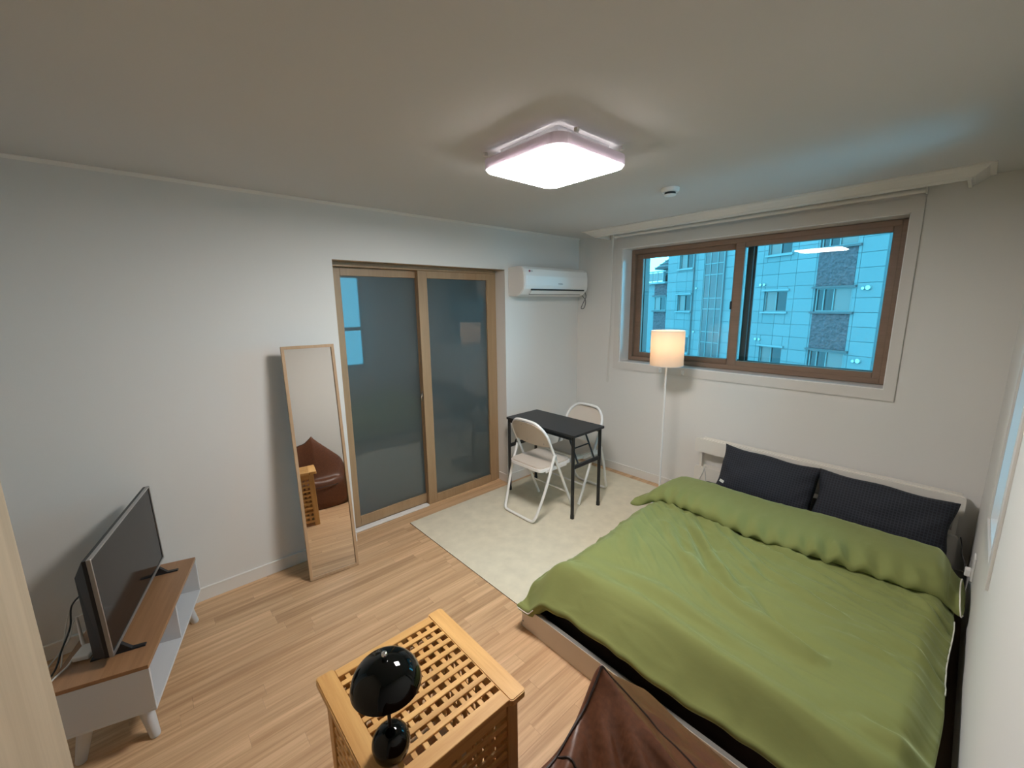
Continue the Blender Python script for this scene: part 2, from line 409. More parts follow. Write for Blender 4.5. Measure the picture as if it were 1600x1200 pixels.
# left sash (behind), right sash (in front)
ls = part('sash', framebm(.553, 1.50, 1.140, 2.118, .068, .185, .215, wt=.052, wb=.052), 'window_wood', win, world=True)
bm = BM(); box(bm, (.615, .198, 1.185), (1.44, .202, 2.07)); part('pane', bm, 'window_glass', ls, world=True)
rs = part('sash', framebm(1.452, 2.438, 1.126, 2.128, .066, .150, .182, wt=.052, wb=.062), 'window_wood', win, world=True)
bm = BM(); box(bm, (1.515, .164, 1.185), (2.376, .168, 2.08)); part('pane', bm, 'window_glass', rs, world=True)
bm = BM(); box(bm, (1.436, .150, 1.60), (1.452, .172, 1.665), .003); part('latch', bm, 'black_plastic', rs, world=True)
part('outer_frame', framebm(fx0+.01, fx1-.01, fz0, fz1+.0, .075, .250, .335, wt=.045, wb=.045), 'outer_frame', win, world=True)
os_ = part('outer_sash', framebm(.560, 1.56, 1.14, 2.13, .045, .285, .305), 'outer_frame', win, world=True)
os2 = part('outer_sash', framebm(1.50, 2.44, 1.14, 2.13, .045, .258, .278), 'outer_frame', win, world=True)
bm = BM(); box(bm, (1.40, .150, 1.150), (1.452, .186, 1.152)); bm.free()
# --- side window in the right wall
w2 = thing('window_2', None, None, (XW+.1, -1.05, RZ0)); w2['kind'] = 'structure'
def xframe(x0, x1, y0, y1, z0, z1, w, bev=.002):
    bm = BM(); box(bm, (x0, y0, z0), (x1, y0+w, z1), bev); box(bm, (x0, y1-w, z0), (x1, y1, z1), bev)
    box(bm, (x0, y0+w, z1-w), (x1, y1-w, z1), bev); box(bm, (x0, y0+w, z0), (x1, y1-w, z0+w), bev); return bm
bm = BM(); cw = .07
for (a, b_) in (((RY0-cw, RZ0-cw), (RY0, RZ1+cw)), ((RY1, RZ0-cw), (RY1+cw, RZ1+cw)), ((RY0, RZ1), (RY1, RZ1+cw)), ((RY0, RZ0-cw), (RY1, RZ0))):
    bmi = BM(); box(bmi, (XW-.008, a[0], a[1]), (XW, b_[0], b_[1]), .001); part('casing_board', bmi, 'casing_white', w2, world=True)
part('reveal_lining', xframe(XW, XW+.24, RY0, RY1, RZ0, RZ1, .006, 0), 'sill_white', w2, world=True)
fr2 = part('window_frame', xframe(XW+.13, XW+.18, RY0+.007, RY1-.007, RZ0+.007, RZ1-.007, .05), 'window_wood', w2, world=True)
bm = BM(); box(bm, (XW+.135, RY0+.05, 1.31), (XW+.175, RY1-.05, 1.36), .002); part('transom_bar', bm, 'window_wood', w2, world=True)
for z0, z1 in ((RZ0+.055, 1.31), (1.36, RZ1-.055)):
    bm = BM(); box(bm, (XW+.153, RY0+.055, z0), (XW+.157, RY1-.055, z1)); part('pane', bm, 'window_glass', w2, world=True)

# --- sliding balcony door
dr = thing('door_1', None, None, (-.13, (DY0+DY1)/2, 0)); dr['kind'] = 'structure'
part('door_frame', (lambda bm: (box(bm, (-.235, DY0, 0), (-.10, DY0+.035, DZ-.002), .002), box(bm, (-.235, DY1-.035, 0), (-.125, DY1-.001, DZ-.002), .002),
      box(bm, (-.235, DY0+.035, DZ-.032), (-.105, DY1-.035, DZ-.002), .002), box(bm, (-.235, DY0+.035, -.0), (-.170, DY1-.035, .012)), bm)[-1])(BM()), 'door_wood', dr, world=True)
def ysash(x0, x1, y0, y1, z0, z1, wl, wr, wt, wb):
    bm = BM(); box(bm, (x0, y0, z0), (x1, y0+wl, z1), .002); box(bm, (x0, y1-wr, z0), (x1, y1, z1), .002)
    box(bm, (x0, y0+wl, z1-wt), (x1, y1-wr, z1), .002); box(bm, (x0, y0+wl, z0), (x1, y1-wr, z0+wb), .002); return bm
sl = part('door_leaf', ysash(-.180, -.152, DY0+.037, -1.725, .014, 1.924, .062, .060, .055, .080), 'door_wood', dr, world=True)
bm = BM(); box(bm, (-.168, DY0+.10, .095), (-.163, -1.786, 1.868)); part('pane', bm, 'frosted_glass', sl, world=True)
sr = part('door_leaf', ysash(-.147, -.112, -1.785, DY1-.037, .006, 1.924, .080, .075, .056, .070), 'door_wood', dr, world=True)
bm = BM(); box(bm, (-.132, -1.704, .077), (-.127, DY1-.113, 1.867)); part('pane', bm, 'frosted_glass', sr, world=True)
bm = BM(); cyl(bm, (-.122, -1.790, .925), (-.122, -1.790, .985), .004, seg=8); box(bm, (-.140, -1.796, .94), (-.118, -1.786, .965), .002); tube(bm, smooth_path([(-.128, -1.795, .905), (-.128, -1.800, .93), (-.120, -1.798, .955)], 4), .004, 6)
part('latch', bm, 'chrome', sr, world=True, smooth=True)
bm = BM(); box(bm, (-.150, DY0+.036, 0), (-.100, -1.79, .013), .002); part('track_cover', bm, 'white_plastic', dr, world=True)
bm = BM(); box(bm, (-.100, DY0, -.004), (0, DY1-.008, .0)); box(bm, (-.15, -1.79, -.004), (-.1, DY1-.008, .004)); part('threshold', bm, 'floor_wood', dr, world=True)
bm = BM(); box(bm, (-.11, DY0+.001, DZ-.003), (-.001, DY1-.001, DZ)); part('head_lining', bm, 'door_wood', dr, world=True)
# balcony room beyond the frosted glass
bm = BM()
box(bm, (-1.5, -2.9, -.1), (-.25, -.6, 0)); box(bm, (-1.5, -2.9, 2.3), (-.25, -.6, 2.4)); box(bm, (-1.5, -.6, -.1), (-.25, -.5, 2.4)); box(bm, (-1.5, -3.0, -.1), (-.25, -2.9, 1.3)); box(bm, (-1.5, -3.0, 1.6), (-.25, -2.9, 2.4)); box(bm, (-.9, -3.0, 1.3), (-.25, -2.9, 1.6))  # unseen gap in one end wall, added to let a wash of daylight in
box(bm, (-1.6, -3.0, -.1), (-1.5, -.5, 2.4))
struct('wall_balcony', bm, 'wallpaper')

# ================================================================== OBJECTS
# ------------------------------------------------ bed
BX0, BX1, BY0 = 1.400, 2.885, -2.14
bed = thing('bed', 'low white wooden double bed frame with slatted box headboard under the window', 'bed', ((BX0+BX1)/2, (BY0)/2, 0))
def rail(a, b): 
    bm = BM(); box(bm, a, b, .0015); 
    for f in bm.faces:
        f.material_index = 1 if f.normal.z > .9 else 0
    return part('bed_rail', bm, ['bed_white', 'bed_edge'], bed, world=True)
fr = rail((BX0, BY0, 0), (BX1, BY0+.022, .125)); rail((BX0, BY0+.022, 0), (BX0+.022, -.11, .125)); rail((BX1-.022, BY0+.022, 0), (BX1, -.11, .125))
for z in (.035, .092):
    bm = BM(); cyl(bm, (BX0+.008, BY0-.001, z), (BX0+.008, BY0+.004, z), .0045, seg=10); part('screw', bm, 'grey_plastic', fr, world=True)
def xzplate(name, poly, y0, y1, mat, par):
    bm = BM(); prism(bm, poly, 1, y0, y1); return part(name, bm, mat, par, world=True)
xzplate('headboard_top_rail', rrect(1.355, .447, 2.888, .560, .014), -.112, -.094, 'headboard_white', bed)
xzplate('headboard_cap', rrect(1.405, .520, 2.872, .566, .004), -.094, -.052, 'headboard_white', bed)
xzplate('headboard_panel', rrect(1.362, .130, 2.886, .322, .018), -.112, -.094, 'headboard_white', bed)
bm = BM(); box(bm, (1.395, -.094, .300), (2.872, -.016, .316), .001); part('headboard_shelf', bm, 'headboard_white', bed, world=True)
for x in (1.392, 2.245, 2.852):
    bm = BM(); box(bm, (x, -.094, 0), (x+.020, -.054, .520), .001); part('headboard_post', bm, 'headboard_white', bed, world=True)
bm = BM(); box(bm, (1.455, -2.060, .02), (2.855, -.125, .240), .055, 5); tag(part('mattress', bm, 'brown_fabric', smooth=True), 'dark brown fabric mattress sunk inside the white bed frame', 'mattress')
# brown underblanket rumpled along the foot of the mattress
def sheet_h(x, y): return .012*noise.noise(Vector((x*5, y*9, 3)))+.006*noise.noise(Vector((x*17, y*21, 1)))

# ---- duvet
WR = [  # (polyline xy, width, height)
 ([(1.627, -1.05), (1.843, -1.38), (1.959, -1.47), (2.129, -1.664)], .030, .016),
 ([(1.64, -.99), (1.983, -1.444), (2.081, -1.539), (2.206, -1.60), (2.40, -1.69), (2.56, -1.74)], .034, .026),
 ([(1.707, -.97), (1.90, -1.19), (2.0, -1.28)], .024, .014),
 ([(1.804, -.95), (2.056, -1.18), (2.272, -1.365)], .026, .016),
 ([(1.906, -.98), (2.22, -1.25), (2.422, -1.349), (2.6, -1.38)], .030, .017),
 ([(2.093, -.96), (2.343, -1.04), (2.584, -1.105), (2.75, -1.10)], .030, .016),
 ([(1.919, -1.0), (2.28, -1.10), (2.62, -1.19)], .028, .015),
 ([(1.72, -1.02), (2.05, -1.36), (2.20, -1.49)], .024, .013),
 ([(2.22, -1.50), (2.327, -1.60), (2.448, -1.68), (2.594, -1.715)], .032, .020),
 ([(2.726, -1.372), (2.837, -1.402), (2.90, -1.428)], .024, .012),
 ([(2.716, -1.902), (2.806, -1.893), (2.901, -1.846)], .030, .014),
 ([(2.567, -1.514), (2.684, -1.501), (2.78, -1.494)], .024, .008),
 ([(2.75, -.98), (2.817, -1.05), (2.88, -1.095)], .022, .012),
 ([(1.50, -1.98), (1.75, -1.93), (2.10, -1.95), (2.5, -2.00), (2.8, -2.02)], .050, .018),
 ([(1.62, -1.86), (1.95, -1.80), (2.3, -1.86), (2.62, -1.93)], .050, .014),
 ([(1.52, -1.15), (1.60, -1.45), (1.72, -1.70)], .040, .009),
]
def segdist(px, py, a, b):
    ax, ay = a; bx, by = b; dx, dy = bx-ax, by-ay; t = ((px-ax)*dx+(py-ay)*dy)/(dx*dx+dy*dy); tc_ = max(0, min(1, t))
    qx, qy = ax+dx*tc_, ay+dy*tc_; s = (dx*(py-ay)-dy*(px-ax))
    return math.hypot(px-qx, py-qy), (1 if s > 0 else -1), tc_
WRL = []
for pl, wd, ht in WR: WRL.append(([tuple(p[:2]) for p in smooth_path([(a, b_, 0) for a, b_ in pl], 3)], wd, ht))
def wrinkle(x, y):
    h = 0
    for pl, wd, ht in WRL:
        n = len(pl)-1
        best = (9, 1, 0)
        for i in range(n):
            d, s, t = segdist(x, y, pl[i], pl[i+1])
            if d < best[0]: best = (d, s, (i+t)/n)
        d, s, t = best
        if d < wd*4:
            env = math.sin(math.pi*min(1, max(0, .06+.94*t)))**.5 if t < 1 else 0
            k = d/wd
            h += 1.6*ht*env*(math.exp(-(k*1.0)**2)-.6*math.exp(-((k-1.6)**2)*1.3)*(1 if s > 0 else .4))
    return h
def sst(a, b_, x): t = max(0, min(1, (x-a)/(b_-a))); return t*t*(3-2*t)
def soft_folds(x, y):
    # long soft creases that run away from the folded edge and swing toward the right wall
    k = sst(1.9, 2.7, x); a = -.72*(1-k)-.16*k-.25*sst(-1.6, -1.9, y)*0
    a = a*(1-sst(-1.7, -2.0, y))-.05*sst(-1.7, -2.0, y)
    c_, s_ = math.cos(a), math.sin(a); p = x-2.1; q = y+1.4
    u = p*c_+q*s_; v = -p*s_+q*c_
    n1 = noise.noise(Vector((u*1.7, v*9, 11))); n2 = noise.noise(Vector((u*3.1+5, v*19, 4)))
    r1 = (1-min(1, abs(n1)*3.2))**2; r2 = (1-min(1, abs(n2)*3.0))**2
    amp = .35+.65*sst(-1.75, -1.15, y)
    return (.020*r1*max(0, .45+noise.noise(Vector((x*2, y*2, 8))))+.0075*r2)*amp
NU, NV = 170, 190
bm = BM(); grid = []
YH, YFT = -.72, -2.125
for j in range(NV+1):
    v = j/NV; row = []
    for i in range(NU+1):
        u = i/NU
        y = YH+(YFT-YH)*v
        xl = 1.352+.045*v+.012*math.sin(y*7)+.006*math.sin(y*23)
        xr = 2.898-.010*v+.004*math.sin(y*11)
        x = xl+(xr-xl)*u
        # foot edge wanders
        fe = .012-.062*sst(.20, .0, u)+.012*math.sin(u*9+1)
        y += fe*sst(.80, 1, v)
        dl = x-xl; drr = xr-x; df = (1-v)*1.40
        z = .338
        z -= .150*(1-sst(-.02, .17, dl))**1.0
        z -= .085*(1-sst(-.01, .09, drr))
        z -= .135*(1-sst(-.03, .15, df))
        z = max(z, .135 + .0*u)
        z += .020*noise.noise(Vector((x*2.3, y*2.3, 5)))+.007*noise.noise(Vector((x*6, y*6, 2)))
        z += wrinkle(x, y)*sst(0, .05, dl+.01)
        z += soft_folds(x, y)
        # fine gathers near the fold and at the rim
        z += .0035*math.sin(x*70+8*noise.noise(Vector((x*4, y*3, 0))))*math.exp(-((y+1.0)/.12)**2)
        z += .005*math.sin(y*42+3*noise.noise(Vector((y*5, 1, 0))))*(1-sst(0, .12, dl))
        z += .004*math.sin(x*38+3*noise.noise(Vector((x*5, 1, 0))))*(1-sst(0, .12, df))
        row.append(bm.verts.new((x, y, z)))
    grid.append(row)
for j in range(NV):
    for i in range(NU): bm.faces.new((grid[j][i], grid[j][i+1], grid[j+1][i+1], grid[j+1][i]))
# rim rolls under itself: two more rings inwards below the edge
edge = [grid[j][0] for j in range(NV, -1, -1)]+[grid[0][i] for i in range(1, NU+1)]+[grid[j][NU] for j in range(1, NV+1)]+[grid[NV][i] for i in range(NU-1, 0, -1)]
cx, cy = 2.13, -1.42
prev = edge
for dz, k in ((-.012, -.004), (-.030, .004), (-.040, .030)):
    ring = []
    for vv in edge:
        d = Vector((cx-vv.co.x, cy-vv.co.y, 0)); d.normalize(); ring.append(bm.verts.new(vv.co+d*k+Vector((0, 0, dz))))
    for i in range(len(edge)): bm.faces.new((prev[i], prev[(i+1) % len(edge)], ring[(i+1) % len(edge)], ring[i]))
    prev = ring
PIP_R = [grid[j][NU].co+Vector((.003, 0, -.006)) for j in range(29, 99, 3)]
PIP_L = [grid[j][0].co+Vector((-.004, 0, -.014)) for j in range(NV-10, NV+1)]+[grid[NV][i].co+Vector((0, -.004, -.014)) for i in range(1, 12)]
duv = thing('duvet', 'olive green cotton duvet spread over the bed with its top edge folded back', 'duvet', (2.13, -1.42, .2))
part('cover', bm, 'duvet_green', duv, world=True, smooth=True, angle=180)
# ---- folded back band
NS, NA = 220, 40
bm = BM(); rings = []
for i in range(NS+1):
    t = i/NS
    x = 1.345+(2.918-1.345)*t
    yb = -.545-.03*math.sin(t*5)-.16*sst(.12, 0, t)-.09*sst(.93, 1, t)
    yf = -.965-.040*math.sin(t*math.pi)+.012*math.sin(t*9)+.06*sst(.88, 1, t)
    if t < .10: yf = yf-.00
    hgt = .060*(sst(0, .08, t)*.5+.5)*(1-.35*sst(.95, 1, t))
    zc = .376-.012*sst(.30, .1, t)-.090*sst(.12, 0, t)**1.2-.075*sst(.93, 1, t)+.006*math.sin(t*11)
    tap = .80+.20*sst(0, .10, t)
    mid = (yb+yf)/2-.06*sst(.12, 0, t); half = abs(yb-yf)/2*tap
    ring = []
    for k in range(NA):
        a = 2*math.pi*k/NA
        cy_, sy_ = math.cos(a), math.sin(a)
        yy = mid-half*math.copysign(abs(cy_)**.75, cy_)
        zz = zc+hgt*math.copysign(abs(sy_)**.8, sy_)*(1.0 if sy_ > 0 else .55)
        if sy_ > 0:
            zz += .012*noise.noise(Vector((x*3, yy*4, 9)))
            n1 = noise.noise(Vector((x*9+yy*6, yy*2.5, 3))); zz += .013*(1-min(1, abs(n1)*2.6))**2*sy_*(.45+.55*g)
        # pinched gathers toward the front seam
        g = sst(.1, 1, cy_)
        zz += g*(sy_ > -.2)*.016*math.sin(x*64+6*noise.noise(Vector((x*3, 0, 0)))+yy*14)*(.4+abs(noise.noise(Vector((x*2.2, 3, 0))))*1.6)
        zz -= .010*g
        xx = x+(.03*(1-sst(0, .05, t))*(-cy_))-.012*sy_*(t > .97)
        ring.append(bm.verts.new((xx, yy, zz)))
    rings.append(ring)
for A, B in zip(rings, rings[1:]):
    for k in range(NA): bm.faces.new((A[k], A[(k+1) % NA], B[(k+1) % NA], B[k]))
bm.faces.new(rings[0][::-1]); bm.faces.new(rings[-1])
endR = [v.co.copy() for v in rings[-1]]
fold = part('folded_edge', bm, 'duvet_green', duv, world=True, smooth=True, angle=70)
bm = BM(); tube(bm, [endR[k] for k in range(NA-4, NA)]+[endR[k] for k in range(0, 17)], .0028, 6); part('piping', bm, 'piping', fold, world=True, smooth=True, label='white piping')
bm = BM(); tube(bm, PIP_R, .003, 6); part('piping', bm, 'piping', duv, world=True, smooth=True, label='white piping')
bm = BM(); tube(bm, PIP_L, .0026, 6); part('piping', bm, 'piping', duv, world=True, smooth=True, label='white piping')
bm = BM(); box(bm, (-.014, -.001, -.008), (.014, .001, .012)); bm.transform(Matrix.Translation((1.744, -.545, .432)) @ Matrix.Rotation(R(20), 4, 'Y')); part('care_tag', bm, 'piping', fold, world=True, label='small white care tag')

# ---- pillows
def pillow(label, loc, size, tilt, rz, seed, slump=0.0, rx=0):
    W, Hh, D = size
    nu, nv = 44, 30; bm = BM()
    def P(u, v, s):
        x = u*W/2; z = v*Hh/2
        pin = 1-.055*(1-abs(u)**2)*(abs(v)**6)-.0
        x2 = x*(1-.065*(1-abs(v)**1.8)*abs(u)**4+.012*math.sin(v*5+seed)*abs(u)**6) ; z2 = z*(1-.075*(1-abs(u)**2.4)*abs(v)**4+.022*math.sin(u*6+seed*2)*abs(v)**6)
        f = max(0, (1-abs(u)**3.2))**.5*max(0, (1-abs(v)**3.0))**.5
        y = s*D/2*f
        nse = noise.noise(Vector((u*2.2, v*2.2, seed)))
        y += s*.014*nse*f
        y += s*.007*math.sin(14*u*(1.2-v)+seed)*f*(1-f)*2.2
        z2 += slump*abs(u)**2*(-1)*Hh*.5
        return (x2, y, z2)
    top = [[bm.verts.new(P(-1+2*i/nu, -1+2*j/nv, -1)) for i in range(nu+1)] for j in range(nv+1)]
    bot = [[(top[j][i] if i in (0, nu) or j in (0, nv) else bm.verts.new(P(-1+2*i/nu, -1+2*j/nv, 1))) for i in range(nu+1)] for j in range(nv+1)]
    for j in range(nv):
        for i in range(nu):
            bm.faces.new((top[j][i], top[j][i+1], top[j+1][i+1], top[j+1][i])); bm.faces.new((bot[j][i], bot[j+1][i], bot[j+1][i+1], bot[j][i+1]))
    bmesh.ops.recalc_face_normals(bm, faces=bm.faces)
    me = bpy.data.meshes.new('pillow'); bm.to_mesh(me); bm.free(); me.materials.append(M['check_cloth'])
    for p in me.polygons: p.use_smooth = True
    o = link_mesh('pillow', me); o.location = loc; o.rotation_euler = (tilt, rx, rz)
    tag(o, label, 'pillow', 'checked pillows against the headboard'); return o
pillow('navy checked pillow at the head of the bed, on the lamp side', (1.925, -.255, .410), (.625, .365, .17), R(-24), R(0), 1, .02, rx=R(2.5))
pillow('charcoal checked pillow at the head of the bed, beside the right wall', (2.543, -.268, .396), (.64, .37, .17), R(-24), R(2), 4, .05, rx=R(2.5))
# cable over the headboard
bm = BM(); tube(bm, smooth_path([(1.455, -.113, .120), (1.462, -.117, .20), (1.458, -.118, .27), (1.440, -.115, .318), (1.43, -.09, .320), (1.41, -.055, .320)], 6), .0028, 6)
tube(bm, smooth_path([(1.372, -.118, .130), (1.40, -.121, .19), (1.43, -.120, .26), (1.445, -.116, .318), (1.44, -.08, .320)], 6), .0028, 6)
tag(part('charging_cable', bm, 'cable_white', smooth=True), 'thin white charging cable hanging over the headboard shelf', 'cable')

# ------------------------------------------------ rug
rg = thing('rug', 'cream short pile rug under the folding table', 'rug', (.80, -1.08, 0))
bm = BM(); n = 40; g = []
for j in range(n+1):
    rr = []
    for i in range(n+1):
        x = .045+1.347*i/n; y = -2.055+1.965*j/n
        z = .0095+.0012*noise.noise(Vector((x*3, y*3, 0)))
        if i in (0, n) or j in (0, n): z = .006
        rr.append(bm.verts.new((x, y, z)))
    g.append(rr)
for j in range(n):
    for i in range(n): bm.faces.new((g[j][i], g[j][i+1], g[j+1][i+1], g[j+1][i]))
part('pile', bm, 'rug_pile', rg, world=True, smooth=True)
bm = BM(); box(bm, (.045, -2.055, .001), (1.392, -.09, .006)); part('backing', bm, 'rug_edge', rg, world=True, label='dark edge of the rug backing')

# ------------------------------------------------ folding table
ZT = .693
tb = thing('folding_table', 'small black folding table on the cream rug', 'table', (.515, -.935, .008))
bm = BM(); prism(bm, rrect(.133, -1.125, .898, -.742, .008), 2, ZT-.018, ZT); part('tabletop', bm, 'black_laminate', tb, world=True)
bm = BM(); box(bm, (.15, -1.108, ZT-.048), (.882, -1.094, ZT-.018), .001); box(bm, (.15, -.776, ZT-.048), (.882, -.762, ZT-.018), .001); part('apron', bm, 'black_metal', tb, world=True)
for x in (.145, .871):
    for y in (-1.100, -.768):
        bm = BM(); cyl(bm, (x, y, .022), (x, y, ZT-.018), .0135, seg=14); lg = part('leg', bm, 'black_metal', tb, world=True, smooth=True)
        bm = BM(); cyl(bm, (x, y, .0105), (x, y, .040), .0155, seg=14); part('foot_cap', bm, 'black_plastic', lg, world=True, smooth=True)
    bm = BM(); box(bm, (x-.009, -1.09, .415), (x+.009, -.778, .445), .002); part('crossbar', bm, 'black_metal', tb, world=True)
    s = 1 if x < .5 else -1
    for y in (-1.035, -.835):
        bm = BM(); cyl(bm, (x+s*.004, y, .445), (x+s*.115, y, ZT-.02), .0075, seg=10); part('brace', bm, 'black_metal', tb, world=True, smooth=True)
    bm = BM(); cyl(bm, (x+s*.052, -1.03, .553), (x+s*.052, -.84, .553), .006, seg=10); part('brace_link', bm, 'black_metal', tb, world=True, smooth=True)

# ------------------------------------------------ folding chairs
def make_chair(label, loc, rz):
    t = thing('folding_chair', label, 'chair', loc, rz, 'white folding chairs at the black table')
    hw = .192
    # main tube: front feet -> back loop
    def mt(z, x): # point on the inclined main plane
        return (x, .212-.352*z/.775, z)
    pts = [mt(.012, -hw), mt(.35, -hw), mt(.62, -hw), mt(.69, -hw+.012), mt(.735, -hw+.045), mt(.765, -hw+.095), mt(.772, 0), mt(.765, hw-.095), mt(.735, hw-.045), mt(.69, hw-.012), mt(.62, hw), mt(.35, hw), mt(.012, hw)]
    bm = BM(); tube(bm, smooth_path(pts, 6), .0112, 12); part('main_tube', bm, 'white_metal', t, smooth=True)
    # rear U leg
    hb = .170
    def rtp(z, x): return (x, -.215+.185*z/.52, z)
    pts = [rtp(.52, -hw-.016), rtp(.30, -hw-.012), rtp(.10, -hb-.010), (-hb+.006, -.212, .030), (-hb+.045, -.216, .012), (0, -.217, .012), (hb-.045, -.216, .012), (hb-.006, -.212, .030), rtp(.10, hb+.010), rtp(.30, hw+.012), rtp(.52, hw+.016)]
    bm = BM(); tube(bm, smooth_path(pts, 6), .0108, 12); part('rear_leg', bm, 'white_metal', t, smooth=True)
    # cross stretcher between the front legs
    bm = BM(); p = mt(.16, -hw); q = mt(.16, hw); cyl(bm, p, q, .0065, seg=10); part('stretcher', bm, 'white_metal', t, smooth=True)
    # seat pan and pad
    bm = BM(); prism(bm, rrect(-.178, -.155, .178, .215, .045, 6), 2, .395, .418); sp_ = part('seat_pan', bm, 'white_metal', t)
    bm = BM(); prism(bm, rrect(-.172, -.150, .172, .208, .045, 6), 2, .418, .430)
    bmesh.ops.bevel(bm, geom=[e for e in bm.edges if e.calc_length() < 2 and all(abs(v.co.z-.430) < 1e-4 for v in e.verts)], offset=.006, segments=2, affect='EDGES')
    part('seat', bm, 'chair_vinyl', t, label='beige padded seat')
    # curved back rest plate between the tubes
    bm = BM(); A = []; nn = 14
    for zz in (0, 1):
        row = []
        for i in range(nn+1):
            u = -1+2*i/nn; x = u*(hw-.006)
            ztop = .772-.010-.085*abs(u)**4; zbot = .578-.012*(1-u*u)
            z = ztop if zz else zbot
            c = mt(z, x); row.append((Vector(c)+Vector((0, -.016*(1-u*u)-.002, 0))))
        A.append(row)
    F_ = [[bm.verts.new(p) for p in r_] for r_ in A]; K_ = [[bm.verts.new(p+Vector((0, -.006, 0))) for p in r_] for r_ in A]
    for i in range(nn):
        bm.faces.new((F_[0][i], F_[0][i+1], F_[1][i+1], F_[1][i])); bm.faces.new((K_[0][i+1], K_[0][i], K_[1][i], K_[1][i+1]))
        bm.faces.new((F_[1][i], F_[1][i+1], K_[1][i+1], K_[1][i])); bm.faces.new((F_[0][i+1], F_[0][i], K_[0][i], K_[0][i+1]))
    bm.faces.new((F_[0][0], F_[1][0], K_[1][0], K_[0][0])); bm.faces.new((F_[0][nn], K_[0][nn], K_[1][nn], F_[1][nn]))
    br = part('backrest', bm, 'chair_vinyl', t, smooth=True, label='beige curved backrest')
    for (u, z) in ((-.72, .715), (-.2, .735), (-.2, .60), (.72, .60)):
        c = Vector(mt(z, u*hw))+Vector((0, -.016*(1-u*u)-.0085, 0)); bm = BM(); cyl(bm, c, c+Vector((0, -.002, 0)), .004, seg=8); part('rivet', bm, 'silver', br)
    for s in (-1, 1):
        bm = BM(); cyl(bm, (s*(hw-.006), .212-.352*.52/.775, .512), (s*(hw+.026), .212-.352*.52/.775, .512), .007, seg=10)
        box(bm, (s*.179, -.10, .385), (s*.184, .14, .41), .001); part('hinge', bm, 'white_metal', t)
    return t
make_chair('white folding chair nearest the door, its back to the room', (.562, -1.165, .0105), 0)
make_chair('white folding chair on the far side of the black table, in the corner', (.578, -.690, .0105), math.pi)

# ------------------------------------------------ standing mirror
mb = Vector((.268, -2.7025, .002))
ww = Vector((.115, .9934, 0)).normalized(); nn_ = Vector((.985, -.118, .105)).normalized(); nn_ = (nn_-ww*nn_.dot(ww)).normalized(); uu = nn_.cross(ww)
mm_ = Matrix((ww, nn_, uu)).transposed().to_4x4(); mm_.translation = mb   # local: x width, y towards the room, z up the plane
mr = thing('standing_mirror', 'tall narrow standing mirror in a slim pale wood frame', 'mirror', mat=mm_)
MW, MH, fwid = .292, 1.440, .017
for nm, a, b_ in (('s', (-MW/2, -.012, 0), (-MW/2+fwid, .010, MH)), ('s', (MW/2-fwid, -.012, 0), (MW/2, .010, MH)), ('t', (-MW/2+fwid, -.012, 0), (MW/2-fwid, .010, fwid)), ('t', (-MW/2+fwid, -.012, MH-fwid), (MW/2-fwid, .010, MH))):
    bm = BM(); box(bm, a, b_, .001); part('frame_rail', bm, 'mirror_wood', mr)
bm = BM(); box(bm, (-MW/2+fwid, -.004, fwid), (MW/2-fwid, -.001, MH-fwid)); part('mirror_glass', bm, 'mirror_glass', mr)
bm = BM(); box(bm, (-MW/2+.004, -.016, .004), (MW/2-.004, -.012, MH-.004)); part('backing_board', bm, 'grey_plastic', mr)
inv = mm_.inverted()
fl_ = [inv @ Vector(p) for p in ((.055, -2.78, .006), (.055, -2.60, .006))]
bm = BM(); tube(bm, smooth_path([(-MW/2+.02, -.016, 1.02), (-MW/2+.02, -.035, .98), fl_[0]+Vector((0, .012, .05)), fl_[0], fl_[1], fl_[1]+Vector((0, .012, .05)), (MW/2-.02, -.035, .98), (MW/2-.02, -.016, 1.02)], 4), .004, 8); part('rear_stand', bm, 'black_metal', mr, smooth=True, label='thin black metal rear stand')

# ------------------------------------------------ tv bench (turned a little from the wall)
BA = R(-16)
bl = .765; bd = .29
tvb = thing('tv_bench', 'low white bench with two open compartments and brown wood top', 'cabinet', (.476, -3.611, 0), BA)
hx, hy = bl/2, bd/2
bm = BM(); box(bm, (-hx, -hy, .334), (hx, hy, .350), .001); part('top_board', bm, 'walnut_top', tvb, label='brown wood grain top board')
for x in (-hx, -.012, hx-.012):
    bm = BM(); box(bm, (x, -hy+.001, .162), (x+.012, hy-(.0 if x != -.012 else .004), .334), .0008); part('side_panel' if x != -.012 else 'divider', bm, 'white_laminate', tvb)
bm = BM(); box(bm, (-hx, -hy, .150), (hx, hy, .162), .0008); part('bottom_board', bm, 'white_laminate', tvb)
bm = BM(); box(bm, (-hx+.012, -hy+.001, .162), (hx-.012, -hy+.007, .334)); part('back_panel', bm, 'white_laminate', tvb)
for sx in (-1, 1):
    for sy in (-1, 1):
        bm = BM(); tube(bm, [(sx*(hx-.072), sy*(hy-.062), .150), (sx*(hx-.045), sy*(hy-.035), .004), (sx*(hx-.0445), sy*(hy-.0345), .0)], [.026, .017, .015], 18); part('leg', bm, 'white_laminate', tvb, smooth=True)
